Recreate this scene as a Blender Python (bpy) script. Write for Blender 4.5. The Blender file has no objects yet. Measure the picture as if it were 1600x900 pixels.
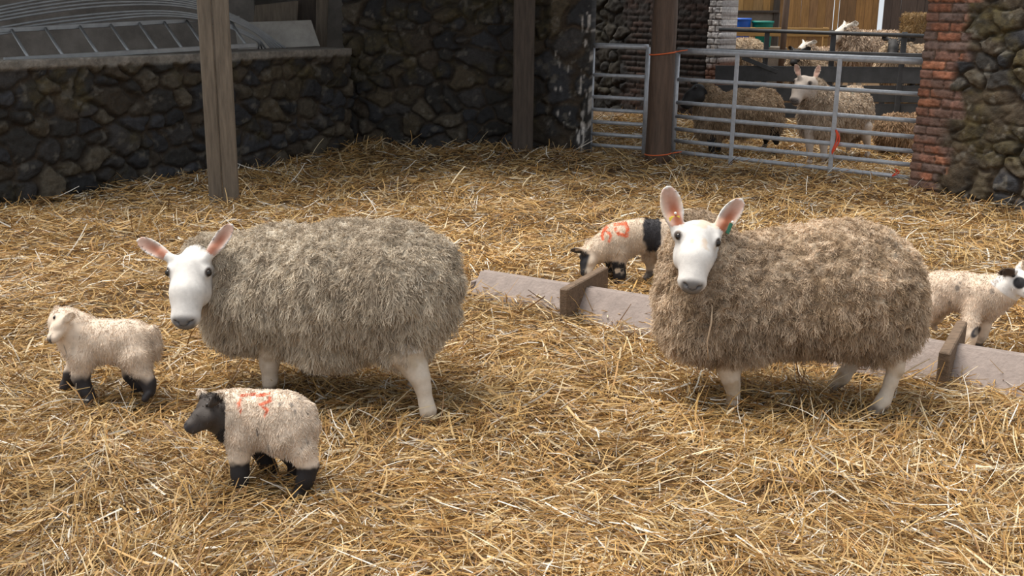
import bpy, math, random
import numpy as np
from mathutils import Matrix, Vector

random.seed(7)
C = bpy.context.scene.collection
SC = bpy.context.scene

# ---------------------------------------------------------------- camera
FPX, PITCH, ROLL, EYE = 1660.0, math.radians(15.05), math.radians(0.7), np.array([0.0, 0.0, 1.70])
_F = np.array([0, math.cos(PITCH), -math.sin(PITCH)])
_U0 = np.array([0, math.sin(PITCH), math.cos(PITCH)])
_R0 = np.array([1.0, 0, 0])
_R = _R0 * math.cos(ROLL) + _U0 * math.sin(ROLL)
_U = _U0 * math.cos(ROLL) - _R0 * math.sin(ROLL)
cam_d = bpy.data.cameras.new('camera')
cam = bpy.data.objects.new('camera', cam_d)
C.objects.link(cam)
cam_d.sensor_width = 36.0
cam_d.lens = FPX * 36.0 / 1600.0
cam_d.clip_end = 200
cam.matrix_world = Matrix(((_R[0], _U[0], -_F[0], EYE[0]), (_R[1], _U[1], -_F[1], EYE[1]), (_R[2], _U[2], -_F[2], EYE[2]), (0, 0, 0, 1)))
SC.camera = cam

# ---------------------------------------------------------------- light
world = bpy.data.worlds.new('overcast_sky')
SC.world = world
world.use_nodes = True
bgn = world.node_tree.nodes['Background']
bgn.inputs[0].default_value = (0.90, 0.95, 1.0, 1)
bgn.inputs[1].default_value = 0.80
sun_d = bpy.data.lights.new('sun', 'SUN')
sun_d.energy = 5.4
sun_d.angle = math.radians(45)
sun_d.color = (1.0, 0.94, 0.85)
sun = bpy.data.objects.new('sun', sun_d)
C.objects.link(sun)
sun.rotation_euler = Vector((0.36, -0.12, -0.92)).to_track_quat('-Z', 'Y').to_euler()
SC.view_settings.view_transform = 'Standard'
SC.view_settings.look = 'None'
SC.view_settings.gamma = 1.0
SC.view_settings.use_curve_mapping = False
SC.view_settings.exposure = 0.0

# ---------------------------------------------------------------- measuring helpers
def ray(x, y):
    u, v = (x - 800) / FPX, (450 - y) / FPX
    return _F + u * _R + v * _U
def at(x, y, z=0.0):
    d = ray(x, y); return EYE + d * ((z - EYE[2]) / d[2])
def atY(x, y, Y):
    d = ray(x, y); return EYE + d * (Y / d[1])
def pix(P):
    d = np.asarray(P) - EYE
    w = d @ _F
    return 800 + FPX * (d @ _R) / w, 450 - FPX * (d @ _U) / w
def pxm(P):
    return ((np.asarray(P) - EYE) @ _F) / FPX       # metres per photo pixel at P

# ---------------------------------------------------------------- noise
def _h(ix, iy, iz, s):
    n = (ix.astype(np.int64) * 374761393 + iy.astype(np.int64) * 668265263 + iz.astype(np.int64) * 2147483647 + s * 1274126177) & 0xffffffff
    n = ((n ^ (n >> 13)) * 1274126177) & 0xffffffff
    n = n ^ (n >> 16)
    return (n & 0xffff) / 65535.0
def vnoise(P, f, s=0):
    Q = np.asarray(P) * f
    I = np.floor(Q); T = Q - I; T = T * T * (3 - 2 * T); I = I.astype(np.int64)
    r = 0
    for dx in (0, 1):
        for dy in (0, 1):
            for dz in (0, 1):
                w = (T[:, 0] if dx else 1 - T[:, 0]) * (T[:, 1] if dy else 1 - T[:, 1]) * (T[:, 2] if dz else 1 - T[:, 2])
                r = r + w * _h(I[:, 0] + dx, I[:, 1] + dy, I[:, 2] + dz, s)
    return r * 2 - 1
def fbm(P, f, s=0, o=3):
    r, a = 0, 1.0
    for k in range(o):
        r = r + a * vnoise(P, f * 2 ** k, s + k); a *= .5
    return r
def vec3noise(P, f, s):
    return np.stack([vnoise(P, f, s), vnoise(P, f, s + 11), vnoise(P, f, s + 23)], 1)
def unit(v):
    v = np.asarray(v, float)
    return v / (np.linalg.norm(v, axis=-1, keepdims=True) + 1e-9)
def sstep(a, b, x):
    t = np.clip((x - a) / (b - a), 0, 1); return t * t * (3 - 2 * t)
def mixc(a, b, t):
    t = np.asarray(t)[:, None]; return np.asarray(a) * (1 - t) + np.asarray(b) * t

# ---------------------------------------------------------------- mesh + scene helpers
def mk(name, V, F, m, parent=None, col=None, smooth=True):
    """V (n,3); F list of int arrays (k,4) or (k,3)"""
    V = np.ascontiguousarray(V, dtype=np.float32)
    if not isinstance(F, list): F = [F]
    F = [np.asarray(f, dtype=np.int32) for f in F if len(f)]
    me = bpy.data.meshes.new(name)
    me.vertices.add(len(V)); me.vertices.foreach_set('co', V.ravel())
    li = np.concatenate([f.ravel() for f in F])
    lt = np.concatenate([np.full(len(f), f.shape[1], np.int32) for f in F])
    ls = np.concatenate([[0], np.cumsum(lt)[:-1]]).astype(np.int32)
    me.loops.add(len(li)); me.loops.foreach_set('vertex_index', li)
    me.polygons.add(len(lt)); me.polygons.foreach_set('loop_start', ls)
    me.polygons.foreach_set('use_smooth', np.full(len(lt), bool(smooth)))
    me.update(calc_edges=True)
    if col is not None:
        a = me.color_attributes.new('col', 'FLOAT_COLOR', 'POINT')
        c = np.ones((len(V), 4), np.float32); c[:, :3] = col
        a.data.foreach_set('color', c.ravel())
    me.materials.append(m)
    o = bpy.data.objects.new(name, me)
    C.objects.link(o)
    if parent is not None: o.parent = parent
    return o
def thing(name, label, cat, loc=(0, 0, 0), group=None):
    o = bpy.data.objects.new(name, None); C.objects.link(o)
    o.location = loc; o.empty_display_size = .1
    return tag(o, label, cat, group)
def tag(o, label, cat, group=None):
    o['label'] = label; o['category'] = cat
    if group: o['group'] = group
    return o
def struct(o):
    o['kind'] = 'structure'; return o

class MB:
    """collects tubes and boxes into one mesh"""
    def __init__(s): s.V, s.Q, s.T, s.n = [], [], [], 0
    def add(s, V, Q=None, T=None):
        V = np.asarray(V, float); s.V.append(V)
        if Q is not None and len(Q): s.Q.append(np.asarray(Q) + s.n)
        if T is not None and len(T): s.T.append(np.asarray(T) + s.n)
        s.n += len(V)
    def tube(s, P, r, n=12, cap=True):
        P = np.asarray(P, float); k = len(P); r = np.broadcast_to(np.asarray(r, float), (k,))
        t = np.gradient(P, axis=0); t = unit(t)
        ref = np.array([0, 0, 1.0]) if abs(t[0][2]) < .9 else np.array([1.0, 0, 0])
        V = []
        for i in range(k):
            a = unit(np.cross(t[i], ref)); b = np.cross(t[i], a)
            if i: # keep frame steady
                a = unit(pa - t[i] * (pa @ t[i])); b = np.cross(t[i], a)
            pa = a
            for j in range(n):
                w = 2 * math.pi * j / n
                V.append(P[i] + r[i] * (a * math.cos(w) + b * math.sin(w)))
        Q = [[i * n + j, i * n + (j + 1) % n, (i + 1) * n + (j + 1) % n, (i + 1) * n + j] for i in range(k - 1) for j in range(n)]
        T = []
        if cap:
            V += [P[0], P[-1]]
            c0, c1 = k * n, k * n + 1
            T = [[c0, (j + 1) % n, j] for j in range(n)] + [[c1, (k - 1) * n + j, (k - 1) * n + (j + 1) % n] for j in range(n)]
        s.add(V, Q, T); return s
    def box(s, c, ax, half, bev=0.004):
        """box at c with axes ax (3 rows) and half sizes, edges chamfered"""
        ax = np.asarray(ax, float); hx, hy, hz = half; b = min(bev, .45 * min(half))
        L = []
        idx = {}
        for sx in (-1, 1):
            for sy in (-1, 1):
                for sz in (-1, 1):
                    for k in range(3):
                        q = [hx, hy, hz]
                        for m_ in range(3):
                            if m_ != k: q[m_] -= b
                        idx[(sx, sy, sz, k)] = len(L)
                        L.append(np.array([sx * q[0], sy * q[1], sz * q[2]]))
        V = np.asarray(L) @ ax + np.asarray(c)
        Q, T = [], []
        for k in range(3):
            o1, o2 = [m_ for m_ in range(3) if m_ != k]
            for sg in (-1, 1):
                cyc = []
                for u, v in ((-1, -1), (1, -1), (1, 1), (-1, 1)):
                    t = [0, 0, 0]; t[k] = sg; t[o1] = u; t[o2] = v
                    cyc.append(idx[(*t, k)])
                Q.append(cyc if (sg > 0) == (k != 1) else cyc[::-1])
        for k in range(3):           # edge chamfers, along axis k
            o1, o2 = [m_ for m_ in range(3) if m_ != k]
            for u in (-1, 1):
                for v in (-1, 1):
                    t0 = [0, 0, 0]; t0[o1] = u; t0[o2] = v; t1 = list(t0); t0[k] = -1; t1[k] = 1
                    Q.append([idx[(*t0, o1)], idx[(*t1, o1)], idx[(*t1, o2)], idx[(*t0, o2)]])
        for sx in (-1, 1):
            for sy in (-1, 1):
                for sz in (-1, 1):
                    T.append([idx[(sx, sy, sz, k)] for k in range(3)])
        s.add(V, Q, T); return s
    def plank(s, a, b, wdir, w, th, bev=.004):
        """plank from a to b, width w along wdir, thickness th"""
        a = np.asarray(a, float); b = np.asarray(b, float)
        x = unit(b - a); y = unit(np.asarray(wdir, float) - x * (np.asarray(wdir, float) @ x)); z = np.cross(x, y)
        return s.box((a + b) / 2, [x, y, z], (np.linalg.norm(b - a) / 2, w / 2, th / 2), bev)
    def build(s, name, m, parent=None, smooth=False, loc=None):
        V = np.concatenate(s.V)
        if loc is not None: V = V - np.asarray(loc)
        F = []
        if s.Q: F.append(np.concatenate(s.Q))
        if s.T: F.append(np.concatenate(s.T))
        o = mk(name, V, F, m, parent, None, smooth)
        if not smooth:
            pass
        return o

# ---------------------------------------------------------------- implicit surfaces
class Field:
    def __init__(s, lo, hi, h):
        s.lo = np.asarray(lo, np.float32); s.h = h
        s.n = np.ceil((np.asarray(hi) - s.lo) / h).astype(int) + 1
        s.d = np.full(tuple(s.n), 0.5, np.float32)
    def _sub(s, lo, hi):
        i0 = np.clip(np.floor((lo - s.lo) / s.h).astype(int), 0, s.n - 1); i1 = np.clip(np.ceil((hi - s.lo) / s.h).astype(int) + 1, 1, s.n)
        sl = tuple(slice(a, b) for a, b in zip(i0, i1))
        g = [s.lo[k] + s.h * np.arange(i0[k], i1[k], dtype=np.float32) for k in range(3)]
        return sl, g
    def _mix(s, sl, v, k, cut):
        a = s.d[sl]
        if cut: v = -v
        if cut:
            q = np.maximum(k - np.abs(a - v), 0) / k; s.d[sl] = np.maximum(a, v) + q * q * k * .25
        else:
            q = np.maximum(k - np.abs(a - v), 0) / k; s.d[sl] = np.minimum(a, v) - q * q * k * .25
    def cone(s, a, b, ra, rb, k=.02, cut=False):
        a = np.asarray(a, np.float32); b = np.asarray(b, np.float32); m = max(ra, rb) + k + 3 * s.h
        sl, (X, Y, Z) = s._sub(np.minimum(a, b) - m, np.maximum(a, b) + m)
        if min(len(X), len(Y), len(Z)) == 0: return
        X = X[:, None, None] - a[0]; Y = Y[None, :, None] - a[1]; Z = Z[None, None, :] - a[2]
        ab = b - a; L = float(ab @ ab) + 1e-9
        t = np.clip((X * ab[0] + Y * ab[1] + Z * ab[2]) / L, 0, 1)
        v = np.sqrt((X - t * ab[0]) ** 2 + (Y - t * ab[1]) ** 2 + (Z - t * ab[2]) ** 2) - (ra + (rb - ra) * t)
        s._mix(sl, v, k, cut)
    def ell(s, c, r, k=.03, ax=None, cut=False):
        c = np.asarray(c, np.float32); r = np.asarray(r, np.float32); m = float(r.max()) + k + 3 * s.h
        if ax is None: mm = r + k + 3 * s.h
        else: mm = np.full(3, m)
        sl, (X, Y, Z) = s._sub(c - mm, c + mm)
        if min(len(X), len(Y), len(Z)) == 0: return
        X = X[:, None, None] - c[0]; Y = Y[None, :, None] - c[1]; Z = Z[None, None, :] - c[2]
        if ax is not None:
            ax = np.asarray(ax, np.float32)
            X, Y, Z = [ax[i, 0] * X + ax[i, 1] * Y + ax[i, 2] * Z for i in range(3)]
        k0 = np.sqrt((X / r[0]) ** 2 + (Y / r[1]) ** 2 + (Z / r[2]) ** 2)
        k1 = np.sqrt((X / r[0] ** 2) ** 2 + (Y / r[1] ** 2) ** 2 + (Z / r[2] ** 2) ** 2) + 1e-6
        s._mix(sl, k0 * (k0 - 1) / k1, k, cut)
    def chain(s, P, R, k=.02):
        for i in range(len(P) - 1): s.cone(P[i], P[i + 1], R[i], R[i + 1], k)
    def mesh(s, smooth=2):
        d = s.d; I = d < 0
        c = [d[dx:d.shape[0] - 1 + dx, dy:d.shape[1] - 1 + dy, dz:d.shape[2] - 1 + dz] for dx in (0, 1) for dy in (0, 1) for dz in (0, 1)]
        ins = sum((x < 0).astype(np.int8) for x in c)
        act = (ins > 0) & (ins < 8)
        ids = np.full(act.shape, -1, np.int64); n = int(act.sum()); ids[act] = np.arange(n)
        cv = np.stack([x[act] for x in c], 1); corner = np.array([(dx, dy, dz) for dx in (0, 1) for dy in (0, 1) for dz in (0, 1)], np.float32)
        acc = np.zeros((n, 3), np.float32); cnt = np.zeros(n, np.float32)
        for i in range(8):
            for j in range(i + 1, 8):
                if np.abs(corner[i] - corner[j]).sum() != 1: continue
                a, b = cv[:, i], cv[:, j]; m = (a < 0) != (b < 0)
                t = np.where(m, a / np.where(m, a - b, 1), 0)
                acc += np.where(m[:, None], corner[i] + t[:, None] * (corner[j] - corner[i]), 0); cnt += m
        base = np.argwhere(act).astype(np.float32)
        V = s.lo + s.h * (base + acc / cnt[:, None])
        Fs = []
        for ax in range(3):
            o = [k for k in range(3) if k != ax]
            sl0 = [slice(1, -1)] * 3; sl1 = [slice(1, -1)] * 3
            sl0[ax] = slice(0, -1); sl1[ax] = slice(1, None)
            A, B = I[tuple(sl0)], I[tuple(sl1)]
            E = np.argwhere(A != B); w = A[A != B]
            off = [1, 1, 1]; off[ax] = 0
            E = E + np.array(off)
            q = []
            for du, dv in ((1, 1), (0, 1), (0, 0), (1, 0)):
                e = E.copy(); e[:, o[0]] -= du; e[:, o[1]] -= dv
                q.append(ids[e[:, 0], e[:, 1], e[:, 2]])
            q = np.stack(q, 1)
            flip = w if ax != 1 else ~w
            q[~flip] = q[~flip][:, ::-1]
            Fs.append(q)
        F = np.concatenate(Fs); F = F[(F >= 0).all(1)]
        for _ in range(smooth):
            S = np.zeros_like(V); K = np.zeros(len(V), np.float32)
            for a, b in ((0, 1), (1, 2), (2, 3), (3, 0)):
                for c_ in range(3):
                    S[:, c_] += np.bincount(F[:, a], V[F[:, b], c_], len(V)) + np.bincount(F[:, b], V[F[:, a], c_], len(V))
                K += np.bincount(F[:, a], minlength=len(V)) + np.bincount(F[:, b], minlength=len(V))
            V = V * .4 + .6 * S / np.maximum(K, 1)[:, None]
        q = V[F]; vol = np.einsum('ij,ij->i', np.cross(q[:, 1] - q[:, 0], q[:, 2] - q[:, 0]), q[:, 0] - V.mean(0)).sum()
        if vol < 0: F = F[:, ::-1]
        return V.astype(np.float32), np.ascontiguousarray(F)
def vnormals(V, F):
    n = np.cross(V[F[:, 2]] - V[F[:, 0]], V[F[:, 3]] - V[F[:, 1]])
    N = np.zeros_like(V)
    for k in range(4):
        for c_ in range(3): N[:, c_] += np.bincount(F[:, k], n[:, c_], len(V))
    return unit(N)
def scatter(V, F, N, n, rng, weight=None):
    ar = np.linalg.norm(np.cross(V[F[:, 2]] - V[F[:, 0]], V[F[:, 3]] - V[F[:, 1]]), axis=1)
    if weight is not None: ar = ar * weight(V[F].mean(1))
    f = F[rng.choice(len(F), n, p=ar / ar.sum())]
    u, v = rng.random((2, n, 1))
    w = [(1 - u) * (1 - v), u * (1 - v), u * v, (1 - u) * v]
    P = sum(w[k] * V[f[:, k]] for k in range(4)); M = unit(sum(w[k] * N[f[:, k]] for k in range(4)))
    return P, M, f[:, 0]
def ribbons(P, side, width, col):
    """P (n,k,3) centre lines, side (n,3) or (n,k,3), width (n,k): flat strands -> V,F,col"""
    n, k, _ = P.shape
    if side.ndim == 2: side = side[:, None, :]
    V = np.stack([P - side * width[..., None] * .5, P + side * width[..., None] * .5], 2).reshape(-1, 3)
    b = (np.arange(n)[:, None] * k + np.arange(k - 1)[None, :]).ravel() * 2
    F = np.stack([b, b + 1, b + 3, b + 2], 1)
    return V, F, np.repeat(col, k * 2, axis=0)
# ---------------------------------------------------------------- materials
def mat(name, base=(.5, .5, .5), rough=.7, col=False, var=.25, scale=12, stretch=(1, 1, 1), metal=0, bump=0, bscale=60, spec=.5, trans=0, sheen=0, coat=0):
    m = bpy.data.materials.new(name); m.use_nodes = True
    nt = m.node_tree; N = nt.nodes; L = nt.links
    p = N['Principled BSDF']; p.inputs['Roughness'].default_value = rough; p.inputs['Metallic'].default_value = metal
    p.inputs['Specular IOR Level'].default_value = spec
    if sheen: p.inputs['Sheen Weight'].default_value = sheen; p.inputs['Sheen Roughness'].default_value = .5
    if coat: p.inputs['Coat Weight'].default_value = coat
    tc = N.new('ShaderNodeTexCoord'); mp = N.new('ShaderNodeMapping'); mp.inputs['Scale'].default_value = stretch
    L.new(tc.outputs['Object'], mp.inputs['Vector'])
    nz = N.new('ShaderNodeTexNoise'); nz.inputs['Scale'].default_value = scale; nz.inputs['Detail'].default_value = 6; nz.inputs['Roughness'].default_value = .65
    L.new(mp.outputs['Vector'], nz.inputs['Vector'])
    mr = N.new('ShaderNodeMapRange'); mr.inputs['From Min'].default_value = .25; mr.inputs['From Max'].default_value = .75
    mr.inputs['To Min'].default_value = 1 - var; mr.inputs['To Max'].default_value = 1 + var
    L.new(nz.outputs['Fac'], mr.inputs['Value'])
    mx = N.new('ShaderNodeVectorMath'); mx.operation = 'SCALE'
    if col:
        at_ = N.new('ShaderNodeAttribute'); at_.attribute_name = 'col'; L.new(at_.outputs['Color'], mx.inputs[0])
    else: mx.inputs[0].default_value = base
    L.new(mr.outputs['Result'], mx.inputs['Scale'])
    L.new(mx.outputs['Vector'], p.inputs['Base Color'])
    if bump:
        n2 = N.new('ShaderNodeTexNoise'); n2.inputs['Scale'].default_value = bscale; n2.inputs['Detail'].default_value = 4
        L.new(mp.outputs['Vector'], n2.inputs['Vector'])
        bp = N.new('ShaderNodeBump'); bp.inputs['Strength'].default_value = bump; bp.inputs['Distance'].default_value = .01
        L.new(n2.outputs['Fac'], bp.inputs['Height']); L.new(bp.outputs['Normal'], p.inputs['Normal'])
    if trans:
        t = N.new('ShaderNodeBsdfTranslucent'); ms = N.new('ShaderNodeMixShader'); ms.inputs[0].default_value = trans
        L.new(mx.outputs['Vector'], t.inputs['Color']); L.new(p.outputs[0], ms.inputs[1]); L.new(t.outputs[0], ms.inputs[2])
        L.new(ms.outputs[0], N['Material Output'].inputs['Surface'])
    return m
M_straw = mat('straw', col=True, rough=.5, var=.12, scale=30, spec=.35, trans=.18)
M_ground = mat('straw_litter', (.12, .07, .03), rough=.9, var=.6, scale=40, stretch=(1, 3, 1), bump=1.0, bscale=80)
M_stone = mat('rubble_stone', col=True, rough=.85, var=.45, scale=22, bump=.7, bscale=70)
M_wood_post = mat('dark_round_timber', (.10, .062, .042), rough=.65, var=.5, scale=9, stretch=(3, 3, .35), bump=.4, bscale=30)
M_wood_old = mat('old_dark_timber', (.06, .045, .035), rough=.8, var=.5, scale=8, stretch=(4, 4, .4), bump=.5, bscale=30)
M_wood_left = mat('grey_timber', (.15, .12, .09), rough=.8, var=.45, scale=8, stretch=(4, 4, .4), bump=.5, bscale=30)
M_plank = mat('golden_plank', col=True, rough=.75, var=.4, scale=7, stretch=(5, 5, .5), bump=.4, bscale=25)
M_trough = mat('trough_board', (.285, .232, .208), rough=.85, var=.22, scale=14, bump=.4, bscale=60)
M_trough_d = mat('trough_crosspiece', (.15, .10, .065), rough=.85, var=.5, scale=14, stretch=(1, 4, 4), bump=.5, bscale=50)
M_galv = mat('galvanised_steel', (.50, .52, .56), rough=.45, var=.22, scale=18, metal=.35, spec=.5)
M_hurdle = mat('dark_sheet_metal', (.055, .057, .062), rough=.6, var=.4, scale=6, metal=.2)
M_twine = mat('orange_twine', (.75, .16, .05), rough=.7, var=.15, scale=60)
M_red_twine = mat('red_twine', (.85, .10, .04), rough=.6, var=.1, scale=60)
M_blue = mat('blue_plastic', (.02, .12, .55), rough=.45, var=.12, scale=8)
M_green = mat('green_plastic', (.0, .20, .16), rough=.45, var=.12, scale=8)
M_ledge = mat('grey_board', (.20, .17, .14), rough=.9, var=.4, scale=6, bump=.4)
M_rail = mat('yellow_board', (.36, .21, .07), rough=.8, var=.3, scale=8, stretch=(.5, 4, 4))
M_pipe = mat('grey_plastic_pipe', (.30, .31, .32), rough=.4, var=.2, scale=10)
M_ladder = mat('dull_aluminium', (.35, .36, .37), rough=.45, var=.2, scale=10, metal=.6)
M_board = mat('pale_sheet_board', (.36, .34, .31), rough=.8, var=.3, scale=5, bump=.3)
M_shade_roof = mat('shade_roof_sheet', (.12, .11, .10), rough=.8, var=.3, scale=3)
M_plaster = mat('dim_plaster', (.22, .20, .18), rough=.9, var=.4, scale=3, bump=.4)
M_wool = mat('wool', col=True, rough=.85, var=.12, scale=25, spec=.15, trans=.12, sheen=.15)
M_skin = mat('short_hair_skin', col=True, rough=.65, var=.10, scale=50, spec=.3, bump=.12, bscale=260)
M_eye = mat('eye', (.012, .007, .004), rough=.10, var=.3, scale=80, spec=.45)
M_udder = mat('udder_skin', (.42, .19, .12), rough=.6, var=.2, scale=30)
M_tag_y = mat('yellow_tag', (.72, .55, .05), rough=.4, var=.08, scale=30)
M_tag_g = mat('green_tag', (.02, .13, .07), rough=.4, var=.08, scale=30)
M_tag_w = mat('white_tag_stud', (.8, .8, .75), rough=.4, var=.05, scale=30)

# ---------------------------------------------------------------- walls of stone and brick
def worley(s, z, cw, ch, seed):
    """F1, F2, id on a brick-offset jittered lattice"""
    gx, gz = s / cw, z / ch
    ix, iz = np.floor(gx).astype(np.int64), np.floor(gz).astype(np.int64)
    f1 = np.full(s.shape, 9.0); f2 = np.full(s.shape, 9.0); cid = np.zeros(s.shape, np.int64)
    for dx in (-2, -1, 0, 1, 2):
        for dz in (-1, 0, 1):
            jx, jz = ix + dx, iz + dz
            px = jx + .15 + .7 * _h(jx, jz, jx * 0, seed) + .5 * (jz % 2); pz = jz + .15 + .7 * _h(jx, jz, jx * 0, seed + 5)
            d = np.hypot(gx - px, gz - pz) * (.62 + .8 * _h(jx, jz, jx * 0, seed + 9))
            m = d < f1
            f2 = np.where(m, f1, np.minimum(f2, d)); cid = np.where(m, jx * 7919 + jz * 104729, cid); f1 = np.where(m, d, f1)
    return f1, f2, cid
def cellrand(cid, k):
    return _h(cid, cid * 0 + k, cid * 0, 3)
def stone_face(s, z, seed, cw=.24, ch=.17, moss=True, dark=1.0, smear=0.0):
    P = np.stack([s.ravel() * 1.0, z.ravel(), s.ravel() * 0 + seed], 1)
    wob = vec3noise(P, 4.5, seed) * .06 + vec3noise(P, 13, seed + 2) * .016
    f1, f2, cid = worley(s + wob[:, 0].reshape(s.shape), z + wob[:, 1].reshape(s.shape), cw, ch, seed)
    e = sstep(.03, .22, f2 - f1)
    r = cellrand(cid, 1)
    h = e * (.025 + .05 * r) * (1.12 - .4 * np.clip(f1, 0, 1)) + .012 * fbm(P, 18, seed + 3, 3).reshape(s.shape)
    k = cellrand(cid, 2).ravel()
    pal = np.array([(.045, .045, .050), (.075, .068, .065), (.10, .075, .05), (.055, .05, .045), (.13, .10, .06), (.065, .066, .075), (.16, .13, .09)])
    c = pal[(k * 6.99).astype(int)] * (.75 + .5 * cellrand(cid, 4).ravel()[:, None])
    mortar = np.array([.075, .052, .032]) * (1 + .5 * fbm(P, 9, seed + 7)[:, None])
    c = mixc(mortar, np.zeros(3), np.zeros(len(P))) * (1 - e.ravel()[:, None]) + c * e.ravel()[:, None]
    if smear:                                # old lime and earth mortar smeared over whole patches
        sm = sstep(-.1, .45, fbm(P, 2.6, seed + 50, 4) + .28 * (P[:, 1] - .9)) * smear
        S1 = sm.reshape(s.shape); h = h * (1 - .75 * S1) + S1 * (.03 + .012 * fbm(P, 11, seed + 51).reshape(s.shape))
        c = c * (1 - sm[:, None]) + np.array([.115, .082, .048]) * (.8 + .45 * fbm(P, 8, seed + 52)[:, None]) * sm[:, None]
    if moss:
        mo = sstep(.05, .6, fbm(P, 3.2, seed + 20, 4) + .35 * (P[:, 1] - 1.0)) * .65
        c = c * (1 - mo[:, None]) + np.array([.15, .115, .04]) * (.7 + .5 * fbm(P, 22, seed + 2)[:, None].clip(-1, 1)) * mo[:, None]
    li = sstep(.55, .8, fbm(P, 14, seed + 31, 3)) * .5       # pale lichen and lime flecks
    c = c * (1 - li[:, None]) + np.array([.30, .27, .22]) * li[:, None]
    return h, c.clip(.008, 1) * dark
def brick_face(s, z, seed, bl=.235, bh=.083, pal=None, mort=(.13, .085, .06)):
    row = np.floor(z / bh).astype(np.int64); off = (row % 2) * .5
    gx = s / bl + off; col_ = np.floor(gx).astype(np.int64)
    fx = (gx - col_) * bl; fz = z - row * bh
    e = np.minimum(np.minimum(fx, bl - fx), np.minimum(fz, bh - fz))
    P = np.stack([s.ravel(), z.ravel(), s.ravel() * 0 + seed], 1)
    cid = row * 7919 + col_ * 104729
    m = sstep(.002, .012, e + .004 * fbm(P, 40, seed).reshape(s.shape))
    h = m * (.022 + .012 * cellrand(cid, 1)) + .006 * fbm(P, 30, seed + 1).reshape(s.shape)
    if pal is None: pal = np.array([(.32, .13, .075), (.26, .125, .085), (.20, .11, .085), (.29, .15, .11), (.18, .12, .10), (.35, .15, .085)])
    c = pal[(cellrand(cid, 2).ravel() * (len(pal) - .01)).astype(int)] * (.7 + .5 * cellrand(cid, 5).ravel()[:, None])
    c = c * (1 + .3 * fbm(P, 25, seed + 4)[:, None])
    mm = m.ravel()[:, None]
    return h, (c * mm + np.asarray(mort) * (1 - mm)).clip(.01, 1)
def wall(name, p0, p1, z0, z1, thick, res, fn, flip=False, flags=struct):
    """wall whose visible face runs p0 -> p1 (x,y); relief fn(s,z)->(h,c); normal to the right of p0->p1"""
    p0 = np.asarray(p0, float); p1 = np.asarray(p1, float); Ls = np.linalg.norm(p1 - p0); t = (p1 - p0) / Ls
    nrm = np.array([t[1], -t[0]])
    ns, nz = max(3, int(Ls / res)), max(3, int((z1 - z0) / res))
    s, z = np.meshgrid(np.linspace(0, Ls, ns), np.linspace(z0, z1, nz), indexing='ij')
    h, c = fn(s, z)
    V = np.stack([p0[0] + t[0] * s + nrm[0] * h, p0[1] + t[1] * s + nrm[1] * h, z], -1).reshape(-1, 3)
    i = np.arange(ns * nz).reshape(ns, nz)
    Q = [np.stack([i[:-1, :-1], i[1:, :-1], i[1:, 1:], i[:-1, 1:]], -1).reshape(-1, 4)]
    ring = np.concatenate([i[:, 0], i[-1, 1:], i[::-1, -1][1:], i[0, ::-1][1:-1]])
    B = np.stack([p0[0] + t[0] * s - nrm[0] * thick, p0[1] + t[1] * s - nrm[1] * thick, z], -1).reshape(-1, 3)[ring]
    n0 = len(V); k = len(ring); j = np.arange(k)
    Q.append(np.stack([ring, n0 + j, n0 + (j + 1) % k, ring[(j + 1) % k]], 1))
    cc = np.array([0, ns - 1, ns + nz - 2, 2 * ns + nz - 3])
    Q.append((n0 + cc)[None, ::-1])
    o = mk(name, np.concatenate([V, B]), Q, M_stone, None, np.concatenate([c, c[ring]]))
    return flags(o)

# stone wall to the right of the gate, its end dressed in brick
PR0 = at(1421, 306)[:2]; PR1 = at(1600, 336)[:2]
dA = unit(PR1 - PR0)
def right_face(s, z):
    hs, cs = stone_face(s, z, 41, .23, .15, dark=.72, smear=.85)
    hb, cb = brick_face(s, z, 5)
    P = np.stack([s.ravel(), z.ravel(), s.ravel() * 0], 1)
    row = np.floor(z / .083)
    edge = .30 + .13 * ((np.floor(row / 3) % 2) - .2) + .10 * sstep(.2, 2.2, z) + .05 * vnoise(P, 5, 8).reshape(s.shape)
    w = sstep(edge + .05, edge - .03, s)
    # worn and mortar-smeared low on the left arris
    dirt = sstep(.1, .7, fbm(P, 4, 77, 3) + .30 - .15 * P[:, 1])
    cb = cb * (1 - .85 * dirt[:, None]) + np.array([.15, .095, .075]) * .85 * dirt[:, None]
    W = w.ravel()[:, None]
    lean = .0
    return hs * (1 - w) + (hb + .02) * w + lean, cs * (1 - W) + cb * W
wall('wall_right', PR0, PR0 + dA * 4.2, -.1, 3.0, .45, .0115, right_face)

# dark rubble wall at the back of the yard and its lime-washed quoin
PB0, PB1 = np.array([-1.95, 12.45]), np.array([.84, 12.0])
def back_face(s, z):
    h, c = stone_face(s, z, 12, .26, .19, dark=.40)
    Lw = 2.826
    q = sstep(Lw - .50, Lw - .42, s)
    hq, cq = stone_face(s, z, 90, .42, .36, moss=False, dark=.5)
    P = np.stack([s.ravel(), z.ravel(), s.ravel() * 0], 1)
    lime = sstep(.15, .6, fbm(P * np.array([2.2, .6, 1]), 13, 51, 3) + .75 * sstep(Lw - .22, Lw - .02, P[:, 0]) - .72)
    cq = cq * (1 - lime[:, None]) + np.array([.46, .43, .40]) * lime[:, None]
    Q = q.ravel()[:, None]
    return h * (1 - q) + (hq + .03) * q, c * (1 - Q) + cq * Q
wall('wall_back', PB0, PB1, -.1, 3.1, .5, .016, back_face)

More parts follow.
